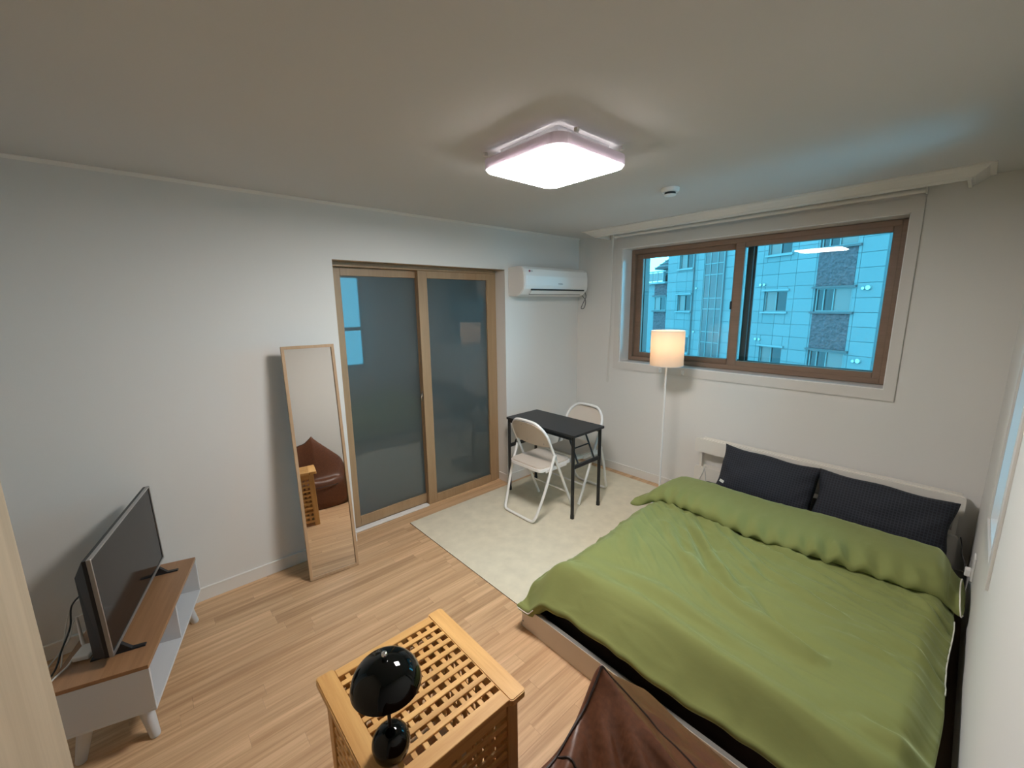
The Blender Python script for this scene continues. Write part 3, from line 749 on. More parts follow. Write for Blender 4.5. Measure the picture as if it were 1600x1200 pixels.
# ------------------------------------------------ tv
TA = math.atan2(-.178, .685)
tvm = Matrix.Translation((.458, -3.580, .3515)) @ Matrix.Rotation(TA, 4, 'Z')
tv = thing('television', 'flat screen television with silver bezel on the low bench', 'television', mat=tvm)
tw, z0, z1 = .708/2, .034, .436
lean = Matrix.Translation((0, 0, z0)) @ Matrix.Rotation(R(1.0), 4, 'X') @ Matrix.Translation((0, 0, -z0))
def tvpart(name, bm, mat, par=tv, **k): bm.transform(lean); return part(name, bm, mat, par, **k)
bm = BM(); fwd = .007
for a, b_ in (((-tw, -.010, z0), (-tw+fwd, .003, z1)), ((tw-fwd, -.010, z0), (tw, .003, z1)), ((-tw+fwd, -.010, z1-fwd), (tw-fwd, .003, z1)), ((-tw+fwd, -.010, z0), (tw-fwd, .003, z0+fwd+.004))): box(bm, a, b_, .001)
tvpart('bezel', bm, 'silver', label='silver bezel')
bm = BM(); box(bm, (-tw+fwd, -.006, z0+fwd), (tw-fwd, -.001, z1-fwd)); tvpart('screen', bm, 'screen', label='dark glossy screen')
bm = BM(); A = [(-tw+.002, z0+.002), (tw-.002, z0+.002), (tw-.002, z1-.002), (-tw+.002, z1-.002)]
def lp(q, y): return [bm.verts.new((x, y, z)) for x, z in q]
L0 = lp(A, -.010); L1 = lp(A, -.022); ins = [(-tw+.02, z0+.004), (tw-.02, z0+.004), (tw-.03, z1-.07), (-tw+.03, z1-.07)]; L2 = lp(ins, -.060)
for P_, Q_ in ((L0, L1), (L1, L2)):
    for i in range(4): bm.faces.new((P_[i], P_[(i+1) % 4], Q_[(i+1) % 4], Q_[i]))
bm.faces.new(L0); bm.faces.new(L2[::-1])
tvpart('rear_shell', bm, 'black_plastic')
for x in (-.255, .283):
    bm = BM()
    P_ = [(x-.012, -.088, .002), (x+.012, -.088, .002), (x+.010, .075, .002), (x-.010, .075, .002)]
    bot = [bm.verts.new((a, b_, 0)) for a, b_, c in P_]; topv = [bm.verts.new(q) for q in ((x-.010, -.086, .006), (x+.010, -.086, .006), (x+.008, .073, .005), (x-.008, .073, .005))]
    mid1 = None
    bm.faces.new(bot[::-1]); bm.faces.new(topv)
    for i in range(4): bm.faces.new((bot[i], bot[(i+1) % 4], topv[(i+1) % 4], topv[i]))
    prism(bm, [(-.055, .004), (.035, .004), (.006, .036), (-.030, .044)], 0, x-.008, x+.008)
    part('foot', bm, 'black_plastic', tv)
# ------------------------------------------------ router and leads behind the tv
rtr = thing('router', 'small white wireless router with one antenna behind the television', 'router', (.655, -3.752, .3515), R(-22))
bm = BM(); box(bm, (-.038, -.026, 0), (.038, .026, .020), .005, 2); part('body', bm, 'white_plastic', rtr)
bm = BM(); tube(bm, [(-.034, -.022, .013), (-.036, -.024, .03), (-.046, -.030, .135)], [.005, .006, .004], 10); part('antenna', bm, 'white_plastic', rtr, smooth=True)
def cable(name, pts, r, mat, label):
    bm = BM(); tube(bm, smooth_path(pts, 8), r, 7); return tag(part(name, bm, mat, smooth=True), label, 'cable')
cable('power_cable', [(.50, -3.665, .50), (.47, -3.73, .515), (.44, -3.79, .46), (.50, -3.80, .40), (.60, -3.82, .372), (.72, -3.835, .362), (.80, -3.90, .34)], .0032, 'cable_black', 'black power cable looping from the back of the television')
cable('antenna_cable', [(.56, -3.652, .49), (.46, -3.72, .475), (.36, -3.80, .42), (.40, -3.84, .30), (.52, -3.88, .10), (.6, -3.92, .01)], .0026, 'cable_white', 'longest white cable arching from the television toward the wall')
cable('network_cable', [(.60, -3.655, .455), (.52, -3.72, .455), (.46, -3.79, .40), (.56, -3.80, .385), (.60, -3.83, .36), (.68, -3.865, .356)], .0026, 'cable_white', 'white network cable bent above the router')
cable('adapter_lead', [(.660, -3.785, .362), (.70, -3.80, .358), (.74, -3.83, .357), (.79, -3.87, .345)], .0032, 'cable_white', 'white lead lying on the bench top toward the wooden jamb')

# ------------------------------------------------ slatted side table
HT = .48; hx0, hx1, hy0, hy1 = 1.515, 2.006, -3.166, -2.690
ht = thing('slatted_side_table', 'square acacia side table with lattice top and sides', 'side table', ((hx0+hx1)/2, (hy0+hy1)/2, 0))
def hp(name, a, b_, mat, bev=.0015): bm = BM(); box(bm, a, b_, bev); return part(name, bm, mat, ht, world=True)
# two end boards with rounded ears, run along x
for y0, y1 in ((hy0, hy0+.058), (hy1-.062, hy1)):
    bm = BM(); prism(bm, rrect(hx0, y0, hx1, y1, .012, 4), 2, HT-.022, HT)
    bmesh.ops.bevel(bm, geom=[e for e in bm.edges if all(abs(v.co.z-HT) < 1e-5 for v in e.verts)], offset=.003, segments=2, affect='EDGES'); part('end_board', bm, 'acacia_x', ht, world=True)
ya, yb2 = hy0+.058, hy1-.062
hp('top_board', (hx0+.012, ya, HT-.022), (1.560, yb2, HT-.001), 'acacia'); hp('top_board', (1.950, ya, HT-.022), (hx1-.010, yb2, HT-.001), 'acacia')
xs = [1.560+.39*k/19.0 for k in range(20)]; pit = (1.950-1.560)/19.5
def lattice(kind_a, kind_b): pass
sw = .0182
nh = 10; hole = (1.950-1.560-9*sw)/nh
me1 = me2 = None
for k in range(1, nh):
    x = 1.560+k*hole+(k-1)*sw
    if me1 is None:
        b2 = BM(); box(b2, (-sw/2, -(yb2-ya)/2, -.003), (sw/2, (yb2-ya)/2, .003), .001); me1 = bpy.data.meshes.new('slat'); b2.to_mesh(me1); b2.free(); me1.materials.append(M['acacia'])
    link_mesh('slat', me1, ht, Vector((x+sw/2, (ya+yb2)/2, HT-.0045))-Vector(ht.location))
hole2 = (yb2-ya-9*sw)/nh
for k in range(1, nh):
    y = ya+k*hole2+(k-1)*sw
    if me2 is None:
        b2 = BM(); box(b2, (-.195, -sw/2+.0015, -.003), (.195, sw/2-.0015, .003), .001); me2 = bpy.data.meshes.new('slat'); b2.to_mesh(me2); b2.free(); me2.materials.append(M['acacia_x'])
    link_mesh('slat', me2, ht, Vector((1.755, y+sw/2, HT-.0108))-Vector(ht.location))
# corner posts
px0, px1, py0, py1 = hx0+.018, hx1-.012, hy0+.022, hy1-.026
for x in (px0, px1-.042):
    for y in (py0, py1-.042): hp('leg', (x, y, 0), (x+.042, y+.042, HT-.022), 'acacia_z', .002)
# sides: upper and lower rails with lattice slats
nz = 10; zl, zh = .052, HT-.060
hz = (zh-zl-9*sw)/nz
def side(axis, pos, sgn, a, b_):
    L = b_-a
    def bx_(name, u0, u1, za, zb, d0, d1, mat):
        lo, hi = sorted((pos+sgn*d0, pos+sgn*d1))
        if axis == 0: return hp(name, (lo, u0, za), (hi, u1, zb), mat, .001)
        return hp(name, (u0, lo, za), (u1, hi, zb), mat, .001)
    am = 'acacia' if axis == 0 else 'acacia_x'
    bx_('side_rail', a, b_, zh, HT-.022, .004, .022, am); bx_('side_rail', a, b_, zl-.022, zl, .004, .022, am)
    for k in range(1, nz):
        z = zl+k*hz+(k-1)*sw; bx_('slat', a, b_, z, z+sw, .004, .0115, am)
    hw_ = (L-9*sw)/10
    for k in range(1, 10):
        u = a+k*hw_+(k-1)*sw; bx_('slat', u, u+sw, zl, zh, .012, .0195, 'acacia_z')
side(0, px0, 1, py0+.042, py1-.042); side(0, px1, -1, py0+.042, py1-.042)
side(1, py0, 1, px0+.042, px1-.042); side(1, py1, -1, px0+.042, px1-.042)

# ------------------------------------------------ glossy black table lamp
tl = thing('table_lamp', 'glossy black dome table lamp on the slatted side table', 'lamp', (1.902, -3.088, HT))
rb = .050
bm = BM(); prof = [(0.0, .001)]+[(rb*.62, .001), (rb*.80, .008), (rb*.93, .022)]+[(rb*math.cos(R(a)), .042+.050*math.sin(R(a))) for a in range(0, 85, 7)]+[(.005, .092), (0, .092)]
lathe(bm, prof); part('base', bm, 'gloss_black', tl, smooth=True)
bm = BM(); cyl(bm, (0, 0, .088), (0, 0, .270), .0048, seg=14); part('stem', bm, 'black_metal', tl, smooth=True)
rs_ = .089
bm = BM()
prof = [(rs_*math.cos(R(a))**.92, .224+.076*math.sin(R(a))) for a in range(0, 90, 5)]+[(0, .300)]
prof = [(rs_-.004, .225)]+prof
lathe(bm, prof, seg=56)
sh = part('shade', bm, 'gloss_black', tl, smooth=True)
bm = BM(); lathe(bm, [(0, .298), (.003, .299), (.003, .304), (.0075, .306), (.0085, .311), (.006, .317), (0, .319)], seg=20); part('switch_knob', bm, 'chrome', sh, smooth=True, label='chrome knob on top of the shade')

# ------------------------------------------------ leather bean bag chair
bb = thing('bean_bag', 'brown leather bean bag chair with a high peaked back', 'bean bag', (2.45, -2.85, 0))
YC = -2.97
def ridge_z(y, x=2.28):
    d = abs(y-YC)
    if d <= .30: return .650+.095*(d/.30)**3
    return .745-(.225-.045*sst(2.30, 2.62, x))*min(1.5, (d-.30)/.21)**.85
def bag_top(x, y):
    xr = 2.285-.02*sst(.15, .30, abs(y-YC))
    zr = ridge_z(y, x)
    if x <= xr: z = .30+(zr-.30)*sst(xr-.11, xr, x)**1.15
    else:
        t = (x-xr)/(2.86-xr); z = zr+(.34-zr)*(t**.92)
        z += .035*math.sin(math.pi*min(1, t))*(1-abs((y-YC)/.55)**2)
    return z
def footprint(x, y):   # 1 inside .. 0 on the rim, superellipse
    u = (x-2.475)/.405; v = (y+2.872)/.512
    return 1-(abs(u)**4.5+abs(v)**5.0)
FOLDS = [((2.285, -2.70), (2.42, -2.83), .022, .028), ((2.30, -2.69), (2.54, -2.76), .022, .022), ((2.29, -2.76), (2.36, -2.97), .024, .022), ((2.36, -2.655), (2.62, -2.69), .026, .018), ((2.33, -2.88), (2.58, -2.93), .026, .02), ((2.44, -2.56), (2.60, -2.50), .022, .014), ((2.34, -2.60), (2.42, -2.50), .02, .014), ((2.29, -3.22), (2.45, -3.10), .02, .018)]
def bag_z(x, y):
    f = footprint(x, y)
    if f <= 0: return 0.0
    z = bag_top(x, y)
    z += .012*noise.noise(Vector((x*5, y*5, 4)))+.006*noise.noise(Vector((x*12, y*12, 7)))
    for a, b_, wd, ht in FOLDS:
        d, s_, t = segdist(x, y, a, b_); z += ht*(math.exp(-(d/wd)**2)-.5*math.exp(-((d/wd-1.5)**2)*1.5))*math.sin(math.pi*min(1, max(.02, t)))
    return z*(1-(1-min(1, f))**6)**.5 if f < 1 else z
NBX, NBY = 90, 110; bm = BM(); g = []
for j in range(NBY+1):
    row = []
    for i in range(NBX+1):
        a, c = -1+2*i/NBX, -1+2*j/NBY
        # square -> superellipse mapping, denser at the rim
        a2 = math.copysign(1-(1-abs(a))**1.6, a); c2 = math.copysign(1-(1-abs(c))**1.6, c)
        m_ = max(abs(a2), abs(c2)); n_ = (abs(a2)**4.5+abs(c2)**5.0)**(1/4.75) if m_ > 0 else 1
        k = m_/n_ if n_ > 0 else 1
        x = 2.475+.405*a2*k; y = -2.872+.512*c2*k
        rim = m_ >= .9999
        z = .012 if rim else max(.012, bag_z(x, y))
        row.append(bm.verts.new((x, y, z)))
    g.append(row)
for j in range(NBY):
    for i in range(NBX): bm.faces.new((g[j][i], g[j][i+1], g[j+1][i+1], g[j+1][i]))
loop = [g[0][i] for i in range(NBX)]+[g[j][NBX] for j in range(NBY)]+[g[NBY][i] for i in range(NBX, 0, -1)]+[g[j][0] for j in range(NBY, 0, -1)]
bm.faces.new([bm.verts.new((v.co.x*.97+2.475*.03, v.co.y*.97-2.885*.03, .002)) for v in loop]) if False else None
lower = [bm.verts.new((2.475+(v.co.x-2.475)*.96, -2.872+(v.co.y+2.872)*.96, .001)) for v in loop]
for i in range(len(loop)): bm.faces.new((loop[i], loop[(i+1) % len(loop)], lower[(i+1) % len(loop)], lower[i]))
bm.faces.new(lower)
body = part('bag_body', bm, 'leather', bb, world=True, smooth=True, angle=180)
def seam(pts, r=.0030):
    P_ = [(x, y, bag_z(x, y)+.0005) for x, y, _ in smooth_path([(a, c, 0) for a, c in pts], 10)]
    bm = BM(); tube(bm, P_, r, 6); part('seam', bm, 'seam_thread', bb, world=True, smooth=True, label='dark stitched seam')
seam([(2.268, -2.672), (2.33, -2.615), (2.41, -2.585), (2.52, -2.565), (2.66, -2.53), (2.82, -2.51)])
seam([(2.268, -2.672), (2.276, -2.75), (2.286, -2.86), (2.288, -2.98), (2.284, -3.10), (2.27, -3.26)])
bm = BM(); tube(bm, [(2.075-.006+.30*max(0, abs((y+2.872)/.512))**7, y, .225) for y in [-3.30+.84*k/24 for k in range(25)]], .004, 6); part('seam', bm, 'seam_thread', bb, world=True, smooth=True, label='dark stitched seam')
seam([(2.289, -2.862), (2.34, -2.853), (2.42, -2.90), (2.52, -2.94)])

# ------------------------------------------------ floor lamp
fl = thing('floor_lamp', 'slim white floor lamp with lit cylindrical fabric shade by the window', 'lamp', (1.176, -.33, .0105))
bm = BM(); lathe(bm, [(0, 0), (.095, 0), (.098, .006), (.092, .012), (.012, .018), (0, .018)], seg=40); part('base', bm, 'white_metal', fl, smooth=True)
bm = BM(); cyl(bm, (0, 0, .018), (0, 0, 1.30), .0075, seg=14); part('pole', bm, 'white_metal', fl, smooth=True)
bm = BM(); rS = .127; a0, a1 = 1.160, 1.432
lathe(bm, [(rS, a0), (rS, a1), (rS-.0015, a1), (rS-.0015, a0), (rS, a0)], seg=56); part('lamp_shade', bm, 'shade_cloth', fl, smooth=True)
bm = BM(); 
for z in (a0, a1):
    tube(bm, [(rS*math.cos(2*math.pi*k/40), rS*math.sin(2*math.pi*k/40), z) for k in range(40)], .0022, 6, closed=True)
for k in range(3): a = 2*math.pi*k/3; cyl(bm, (.01*math.cos(a), .01*math.sin(a), 1.30), (rS*math.cos(a), rS*math.sin(a), a1-.004), .0014, seg=6)
part('shade_ring', bm, 'white_metal', fl)
m, nt, b = nmat('bulb_glow'); b.inputs['Emission Color'].default_value = (1, .66, .40, 1); b.inputs['Emission Strength'].default_value = 12
bm = BM(); lathe(bm, [(0, 1.235), (.018, 1.24), (.029, 1.258), (.029, 1.275), (.016, 1.298), (.011, 1.31), (0, 1.31)], seg=20); part('bulb', bm, 'bulb_glow', fl, smooth=True)
ld = bpy.data.lights.new('bulb_light', 'POINT'); ld.energy = SHADE_P; ld.color = (1, .68, .44); ld.shadow_soft_size = .035
lo = bpy.data.objects.new('bulb_light', ld); C.objects.link(lo); lo.parent = fl; lo.location = (0, 0, 1.25-.0)
lo.location.z = 1.345

# ------------------------------------------------ ceiling light
LX0, LX1, LY0, LY1 = 1.300, 1.742, -2.262, -1.826
cl = thing('ceiling_light', 'square flat ceiling light, switched on', 'light', ((LX0+LX1)/2, (LY0+LY1)/2, 2.22))
bm = BM(); prism(bm, rrect(LX0+.004, LY0+.004, LX1-.004, LY1-.004, .055, 7), 2, 2.213, 2.219); part('diffuser', bm, 'lamp_diffuser', cl, world=True, label='glowing white diffuser')
bm = BM(); o1 = rrect(LX0-.004, LY0-.004, LX1+.004, LY1+.004, .06, 7); o2 = rrect(LX0+.004, LY0+.004, LX1-.004, LY1-.004, .055, 7); o3 = rrect(LX0+.02, LY0+.02, LX1-.02, LY1-.02, .05, 7)
def ringv(q, z): return [bm.verts.new((x, y, z)) for x, y in q]
RR = [ringv(o2, 2.216), ringv(o1, 2.219), ringv(o1, 2.256), ringv(o3, 2.266), ringv(o3, 2.262), ringv(o2, 2.250), ringv(o2, 2.216)]
for A, B in zip(RR, RR[1:]):
    k_ = len(A)
    for i in range(k_): bm.faces.new((A[i], A[(i+1) % k_], B[(i+1) % k_], B[i]))
part('rim', bm, 'lamp_rim', cl, world=True)
bm = BM(); prism(bm, rrect(LX0+.0095, LY0+.0095, LX1-.0095, LY1-.0095, .050, 7), 2, 2.224, 2.228); box(bm, (LX0+.06, LY0+.06, 2.228), (LX1-.06, LY1-.06, 2.30)); part('mount_and_light_baffle', bm, 'lamp_metal', cl, world=True)  # mount block, plus thin plate added to stop most of the upward light
for x, y in ((1.345, -2.272), (1.752, -2.18), (1.752, -1.90)):
    bm = BM(); box(bm, (x-.008, y-.008, 2.262), (x+.008, y+.008, 2.276), .002); part('clip', bm, 'white_plastic', cl, world=True)
# smoke detector
sd = thing('smoke_detector', 'small round white smoke detector on the ceiling', 'detector', (1.523, -1.065, 2.3))
bm = BM(); lathe(bm, [(0, 0), (.050, 0), (.050, -.012), (.044, -.022), (.0, -.022)], seg=32); part('body', bm, 'white_plastic', sd, smooth=True)
bm = BM(); lathe(bm, [(0, -.022), (.030, -.022), (.030, -.034), (0, -.034)], seg=24); part('vent', bm, 'groove_dark', sd, smooth=True, label='dark vent ring')
bm = BM(); lathe(bm, [(0, -.034), (.034, -.034), (.030, -.040), (0, -.043)], seg=24); part('cap', bm, 'white_plastic', sd, smooth=True)

# ------------------------------------------------ air conditioner
ac = thing('air_conditioner', 'white wall mounted air conditioner in the corner beside the sliding door', 'air conditioner', (.1, -.535, 1.73))
yA, yB = -.962, -.105
prof = [(.0, 1.735), (.0, 1.975), (.135, 1.982), (.168, 1.976), (.192, 1.955), (.203, 1.90), (.203, 1.82), (.196, 1.790), (.150, 1.745), (.10, 1.728)]
bm = BM(); prism(bm, prof, 1, yA, yB)
bmesh.ops.bevel(bm, geom=[e for e in bm.edges if all(abs(v.co.y-yA) < 1e-5 for v in e.verts) or all(abs(v.co.y-yB) < 1e-5 for v in e.verts)], offset=.006, segments=2, affect='EDGES')
part('body', bm, 'white_plastic', ac, world=True, smooth=True, angle=25)
bm = BM(); prism(bm, [(.196, 1.955), (.206, 1.90), (.206, 1.822), (.200, 1.796), (.196, 1.80)], 1, yA+.018, yB-.012); part('front_panel', bm, 'white_plastic', ac, world=True)
bm = BM(); prism(bm, [(.197, 1.792), (.201, 1.788), (.194, 1.778), (.190, 1.782)], 1, yA+.09, yB-.05); part('air_slot', bm, 'groove_dark', ac, world=True, label='dark air slot')
bm = BM(); prism(bm, [(.192, 1.780), (.198, 1.776), (.168, 1.748), (.160, 1.752)], 1, yA+.10, yB-.06); part('louver', bm, 'white_plastic', ac, world=True)
bm = BM(); prism(bm, [(.158, 1.751), (.161, 1.749), (.157, 1.744), (.154, 1.747)], 1, yA+.10, yB-.06); part('lower_gap', bm, 'groove_dark', ac, world=True)
def text(body, size, loc, rot, mat, par, name='logo'):
    cu = bpy.data.curves.new(name, 'FONT'); cu.body = body; cu.size = size; cu.extrude = .0004; cu.align_x = 'CENTER'; cu.align_y = 'CENTER'
    tmp = bpy.data.objects.new('tmp', cu); C.objects.link(tmp); dg = bpy.context.evaluated_depsgraph_get(); me = bpy.data.meshes.new_from_object(tmp.evaluated_get(dg)); bpy.data.objects.remove(tmp)
    b2 = BM(); b2.from_mesh(me); b2.transform(Matrix.Translation(loc) @ rot); return part(name, b2, mat, par, world=True)
rot = Matrix.Rotation(R(90), 4, 'Z') @ Matrix.Rotation(R(90), 4, 'X')
bm = BM(); cyl(bm, (.2035, yA+.062, 1.938), (.2065, yA+.062, 1.938), .009, seg=16); part('logo', bm, 'logo_red', ac, world=True)
text('LG', .022, (.2035, yA+.088, 1.938), rot, 'logo_grey', ac)
text('WHISEN', .016, (.2068, yA+.455, 1.838), rot, 'logo_grey', ac)
bm = BM(); tube(bm, smooth_path([(.10, yB+.0, 1.80), (.13, yB+.028, 1.79), (.16, yB+.03, 1.73), (.13, yB+.02, 1.66), (.11, yB+.02, 1.615), (.14, yB+.03, 1.62), (.155, yB+.03, 1.69), (.11, yB+.02, 1.745), (.07, yB+.005, 1.77)], 6), .004, 7)
part('cord', bm, 'grey_plastic', ac, world=True, smooth=True, label='looped grey cord')
bm = BM(); box(bm, (.05, yB+.001, 1.76), (.13, yB+.012, 1.86), .002); part('pipe_cover', bm, 'white_plastic', ac, world=True)

# ------------------------------------------------ roller blind rail and chain
rb_ = thing('blind_rail', 'rolled up white blind tube above the window with a bead chain loop', 'blind', (1.48, -.04, 2.262))
bm = BM(); cyl(bm, (.452, -.045, 2.262), (2.512, -.045, 2.262), .013, seg=18); part('blind_tube', bm, 'white_trim', rb_, world=True, smooth=True)
for x in (.448, 2.512):
    bm = BM(); box(bm, (x-.004, -.062, 2.245), (x+.004, -.001, 2.280), .001); part('bracket', bm, 'white_trim', rb_, world=True)
bm = BM()
tube(bm, smooth_path([(.442, -.056, 2.26), (.440, -.052, 1.6), (.430, -.048, 1.0), (.428, -.045, .915), (.418, -.042, .897), (.407, -.040, .915), (.408, -.036, 1.0), (.424, -.034, 1.6), (.432, -.034, 2.26)], 8), .0028, 6); part('chain', bm, 'white_trim', rb_, world=True, smooth=True)
# small white hooks stuck to the casing
for (x, lab) in ((.955, 'left'), (1.162, 'right')):
    hk = thing('adhesive_hook', 'small white adhesive hook on the window casing, %s of the floor lamp pole' % lab, 'hook', (x, -.014, 1.07))
    bm = BM(); box(bm, (-.014, -.005, -.022), (.014, .0015, .022), .003, 2); part('plate', bm, 'white_plastic', hk)
    bm = BM(); tube(bm, smooth_path([(0, -.004, .006), (0, -.016, -.006), (0, -.014, -.016), (0, -.006, -.018)], 4), .003, 6); part('peg', bm, 'white_plastic', hk, smooth=True)
bm = BM(); prism(bm, rrect(.86, .010, .955, .085, .012), 2, WZ0+.007, WZ0+.020); tag(part('window_sill_box', bm, 'white_plastic'), 'flat white gadget lying on the window sill behind the lamp shade', 'gadget')

# ------------------------------------------------ wall socket by the bed
so = thing('wall_socket', 'white wall socket with a plug on the right wall beside the bed', 'socket', (XW, -.56, .37))
bm = BM(); box(bm, (-.008, -.038, -.060), (-.0005, .038, .060), .002); part('cover_plate', bm, 'white_plastic', so)
bm = BM(); box(bm, (-.030, -.018, -.05), (-.008, .018, -.012), .004); part('plug', bm, 'white_plastic', so)
cable('bedside_lead', [(XW-.031, -.56, .335), (2.915, -.50, .345), (2.902, -.36, .335), (2.900, -.20, .32), (2.895, -.05, .30)], .003, 'cable_black', 'short black lead between the wall socket and the headboard')

# ================================================================== OUTSIDE
FA = R(-23); FZ = -7.0
P0 = (-1.563, 19.099, FZ)
ap = thing('apartment_building', 'pale stone clad apartment building with dark stone window bays seen outside', 'building', P0, FA)
def fz(z): return z-FZ
XL, XR = -10.62, 1.83
openings = [(-7.46, -6.02, -9, 30)]
big = []
def op(x0, x1, z0, z1): openings.append((x0, x1, z0, z1)); big.append((x0, x1, z0, z1))
for k in range(-1, 3):
    op(-3.28, -2.07, 1.17+2.72*k, 2.16+2.72*k)
    op(-9.55, -8.40, 1.14+2.60*k, 2.14+2.60*k)
openings.append((-.75, .80, -9, 30))
def subtract(r_, cuts):
    out = [r_]
    for c in cuts:
        nxt = []
        for (a, b_, z0, z1) in out:
            if c[1] <= a or c[0] >= b_ or c[3] <= z0 or c[2] >= z1: nxt.append((a, b_, z0, z1)); continue
            if c[0] > a: nxt.append((a, c[0], z0, z1))
            if c[1] < b_: nxt.append((c[1], b_, z0, z1))
            aa, bb_ = max(a, c[0]), min(b_, c[1])
            if c[2] > z0: nxt.append((aa, bb_, z0, c[2]))
            if c[3] < z1: nxt.append((aa, bb_, c[3], z1))
        out = nxt
    return [q for q in out if q[1]-q[0] > .04 and q[3]-q[2] > .04]
pwid, phei = .92, .592
ncol = int(round((XR-XL)/pwid)); pwid = (XR-XL)/ncol
for j in range(-7, 7):
    z0 = .585+phei*j
    for i in range(ncol):
        x0 = XL+i*pwid; off = 0
        q = subtract((x0, x0+pwid, z0, z0+phei), openings)
        if not q: continue
        bm = BM()
        for a, b_, c, d in q: box(bm, (a+.008, -.04, fz(c)+.008), (b_-.008, .0, fz(d)-.008))
        part('cladding_panel', bm, 'cladding', ap)
# slab behind, split around the openings, plus plain body above and below
bm = BM(); box(bm, (XL, .14, 0), (XR, 9, fz(13))); box(bm, (XL, -.03, 0), (XR, .14, fz(.585-7*phei))); box(bm, (XL, -.03, fz(.585+7*phei)), (XR, .14, fz(13)))
for a, b_, c, d in subtract((XL, XR, .585-7*phei, .585+7*phei), openings): box(bm, (a, .0, fz(c)), (b_, .14, fz(d)))
part('wall_body', bm, 'joint_grey', ap)
def fwin(x0, x1, z0, z1, mull, panes, trim, y=.03, sillw=.12):
    bm = BM(); z0_, z1_ = fz(z0), fz(z1); f = .045
    box(bm, (x0, y, z0_), (x0+f, y+.08, z1_)); box(bm, (x1-f, y, z0_), (x1, y+.08, z1_)); box(bm, (x0+f, y, z1_-f), (x1-f, y+.08, z1_)); box(bm, (x0+f, y, z0_), (x1-f, y+.08, z0_+f))
    xs = [x0+f]+[x0+(x1-x0)*q for q in mull]+[x1-f]
    for q in xs[1:-1]: box(bm, (q-.022, y, z0_+f), (q+.022, y+.07, z1_-f))
    w_ = part('window', bm, 'far_frame', ap)
    for i, (a, b_) in enumerate(zip(xs, xs[1:])):
        bm = BM(); box(bm, (a, y+.05, z0_+f), (b_, y+.065, z1_-f)); part('pane', bm, panes[i % len(panes)], w_)
    if trim:
        for za, zb in ((z1_, z1_+.09), (z0_-.09, z0_)):
            bm = BM(); box(bm, (x0-sillw, -.14, za), (x1+sillw, .02, zb)); part('window_trim', bm, trim, ap)
for a, b_, c, d in big: fwin(a, b_, c, d, (.50,), ('far_pane_light', 'far_pane_dark'), 'pale_trim')
for k in range(-1, 3):
    fwin(-.70, .78, 1.20+2.72*k, 2.20+2.72*k, (.22, .50), ('far_pane_dark', 'far_pane_dark', 'far_pane_light'), 'stone_trim', y=.0, sillw=.16)
    bm = BM(); box(bm, (-.75, -.055, fz(2.30+2.72*k)), (.80, .02, fz(3.82+2.72*k))); part('stone_bay', bm, 'dark_stone', ap)
# stair tower glazing
bm = BM(); 
for x in (-7.46, -7.03, -6.50, -6.06): box(bm, (x, -.01, fz(-5)), (x+.05, .06, fz(8)))
zz = -4.6
while zz < 8:
    for dz in (0, .62): box(bm, (-7.46, -.01, fz(zz+dz)), (-6.02, .055, fz(zz+dz+.05)))
    zz += 1.36*2/1.0 if False else 1.95
sg = part('stair_glazing', bm, 'far_frame', ap)
zz = -4.6
while zz < 7.5:
    for x0, x1 in ((-7.41, -7.03), (-6.98, -6.50), (-6.45, -6.06)):
        for a, b_ in ((0.05, .62), (.67, 1.95)):
            bm = BM(); box(bm, (x0, .02, fz(zz+a)), (x1, .035, fz(zz+b_))); part('pane', bm, 'stair_pane', sg)
    zz += 1.95
# down pipes
for x in (-8.20, -5.86):
    bm = BM(); cyl(bm, (x, -.10, fz(-6)), (x, -.10, fz(9)), .035, seg=10); part('down_pipe', bm, 'stone_trim', ap, smooth=True)
# round flue caps
def cap(x, z, r=.07):
    bm = BM(); cyl(bm, (x, -.04, fz(z)), (x, -.12, fz(z)), r, r*.8, seg=14); part('vent_cap', bm, 'silver', ap, smooth=True)
for k in (-1, 0): 
    for x in (-3.52, -3.30): cap(x, 2.49+2.72*k)
    cap(1.38, 2.16+2.95*k, .11); cap(1.20, 2.14+2.95*k, .07); cap(-7.92, 2.50+2.6*k, .06)
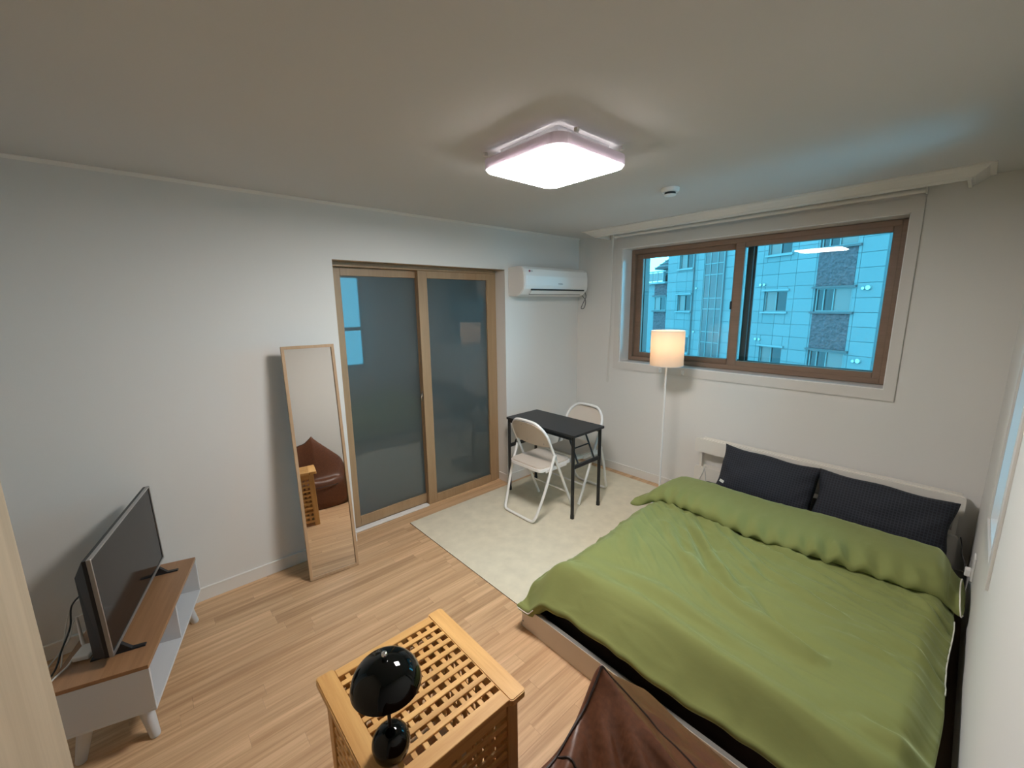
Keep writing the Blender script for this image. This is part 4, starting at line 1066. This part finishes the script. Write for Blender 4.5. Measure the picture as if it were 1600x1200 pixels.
# left wing with its own bay, balcony and tiled roof
lw = thing('neighbour_building', 'further pale building with glass balcony and dark tiled roof at the left window edge', 'building', (P0[0], P0[1], FZ), FA)
bm = BM(); box(bm, (-16.5, .10, 0), (-10.66, 9, fz(2.94))); part('wall_body', bm, 'cladding', lw)
bm = BM(); box(bm, (-12.0, .04, fz(-4)), (-10.70, .10, fz(1.05))); part('stone_bay', bm, 'dark_stone', lw)
bm = BM(); box(bm, (-12.0, .04, fz(2.16)), (-10.70, .10, fz(2.90))); part('stone_bay', bm, 'dark_stone', lw)
ap_save = ap; 
def lwin(x0, x1, z0, z1):
    bm = BM(); f = .05; a, b_ = fz(z0), fz(z1)
    box(bm, (x0, .02, a), (x0+f, .09, b_)); box(bm, (x1-f, .02, a), (x1, .09, b_)); box(bm, (x0+f, .02, b_-f), (x1-f, .09, b_)); box(bm, (x0+f, .02, a), (x1-f, .09, a+f)); box(bm, ((x0+x1)/2-.03, .02, a+f), ((x0+x1)/2+.03, .09, b_-f))
    w_ = part('window', bm, 'far_frame', lw)
    for p0, p1, mt_ in ((x0+f, (x0+x1)/2-.03, 'far_pane_light'), ((x0+x1)/2+.03, x1-f, 'far_pane_dark')):
        bm = BM(); box(bm, (p0, .06, a+f), (p1, .08, b_-f)); part('pane', bm, mt_, w_)
    for za, zb in ((b_, b_+.1), (a-.1, a)):
        bm = BM(); box(bm, (x0-.14, -.08, za), (x1+.12, .10, zb)); part('window_trim', bm, 'stone_trim', lw)
lwin(-11.94, -10.74, 1.15, 2.08); lwin(-11.94, -10.74, -1.45, -.52)
bm = BM(); box(bm, (-13.6, -.20, fz(2.94)), (-10.68, .3, fz(3.06))); part('balcony_slab', bm, 'pale_trim', lw)
bm = BM()
for x in (-13.4, -12.6, -12.05, -11.5, -10.95): box(bm, (x-.025, -.16, fz(3.06)), (x+.025, -.11, fz(3.74)))
box(bm, (-13.4, -.17, fz(3.70)), (-10.72, -.10, fz(3.78))); rl = part('balcony_rail', bm, 'pale_trim', lw)
bm = BM(); box(bm, (-13.35, -.14, fz(3.12)), (-10.95, -.13, fz(3.66))); part('pane', bm, 'far_pane_light', rl)
bm = BM(); box(bm, (-12.3, .95, fz(2.94)), (-10.66, 7, fz(3.98))); part('penthouse_wall', bm, 'cladding', lw)
bm = BM(); box(bm, (-12.0, .90, fz(2.96)), (-11.0, .95, fz(3.8))); part('window', bm, 'far_pane_dark', lw)
bm = BM(); prism(bm, [(.55, fz(3.96)), (.55, fz(4.06)), (3.6, fz(5.9)), (7.2, fz(4.06)), (7.2, fz(3.96))], 0, -12.75, -10.64); part('roof', bm, 'roof_tile', lw)
for k in range(7):
    bm = BM(); y_ = .55+.42*k; z_ = fz(4.07)+.253*k; box(bm, (-12.75, y_-.02, z_), (-10.64, y_+.10, z_+.05)); part('tile_course', bm, 'roof_tile', lw)
bm = BM(); box(bm, (-60, .36, FZ-.3), (60, 80, FZ)); struct('ground_outside', bm, 'asphalt')
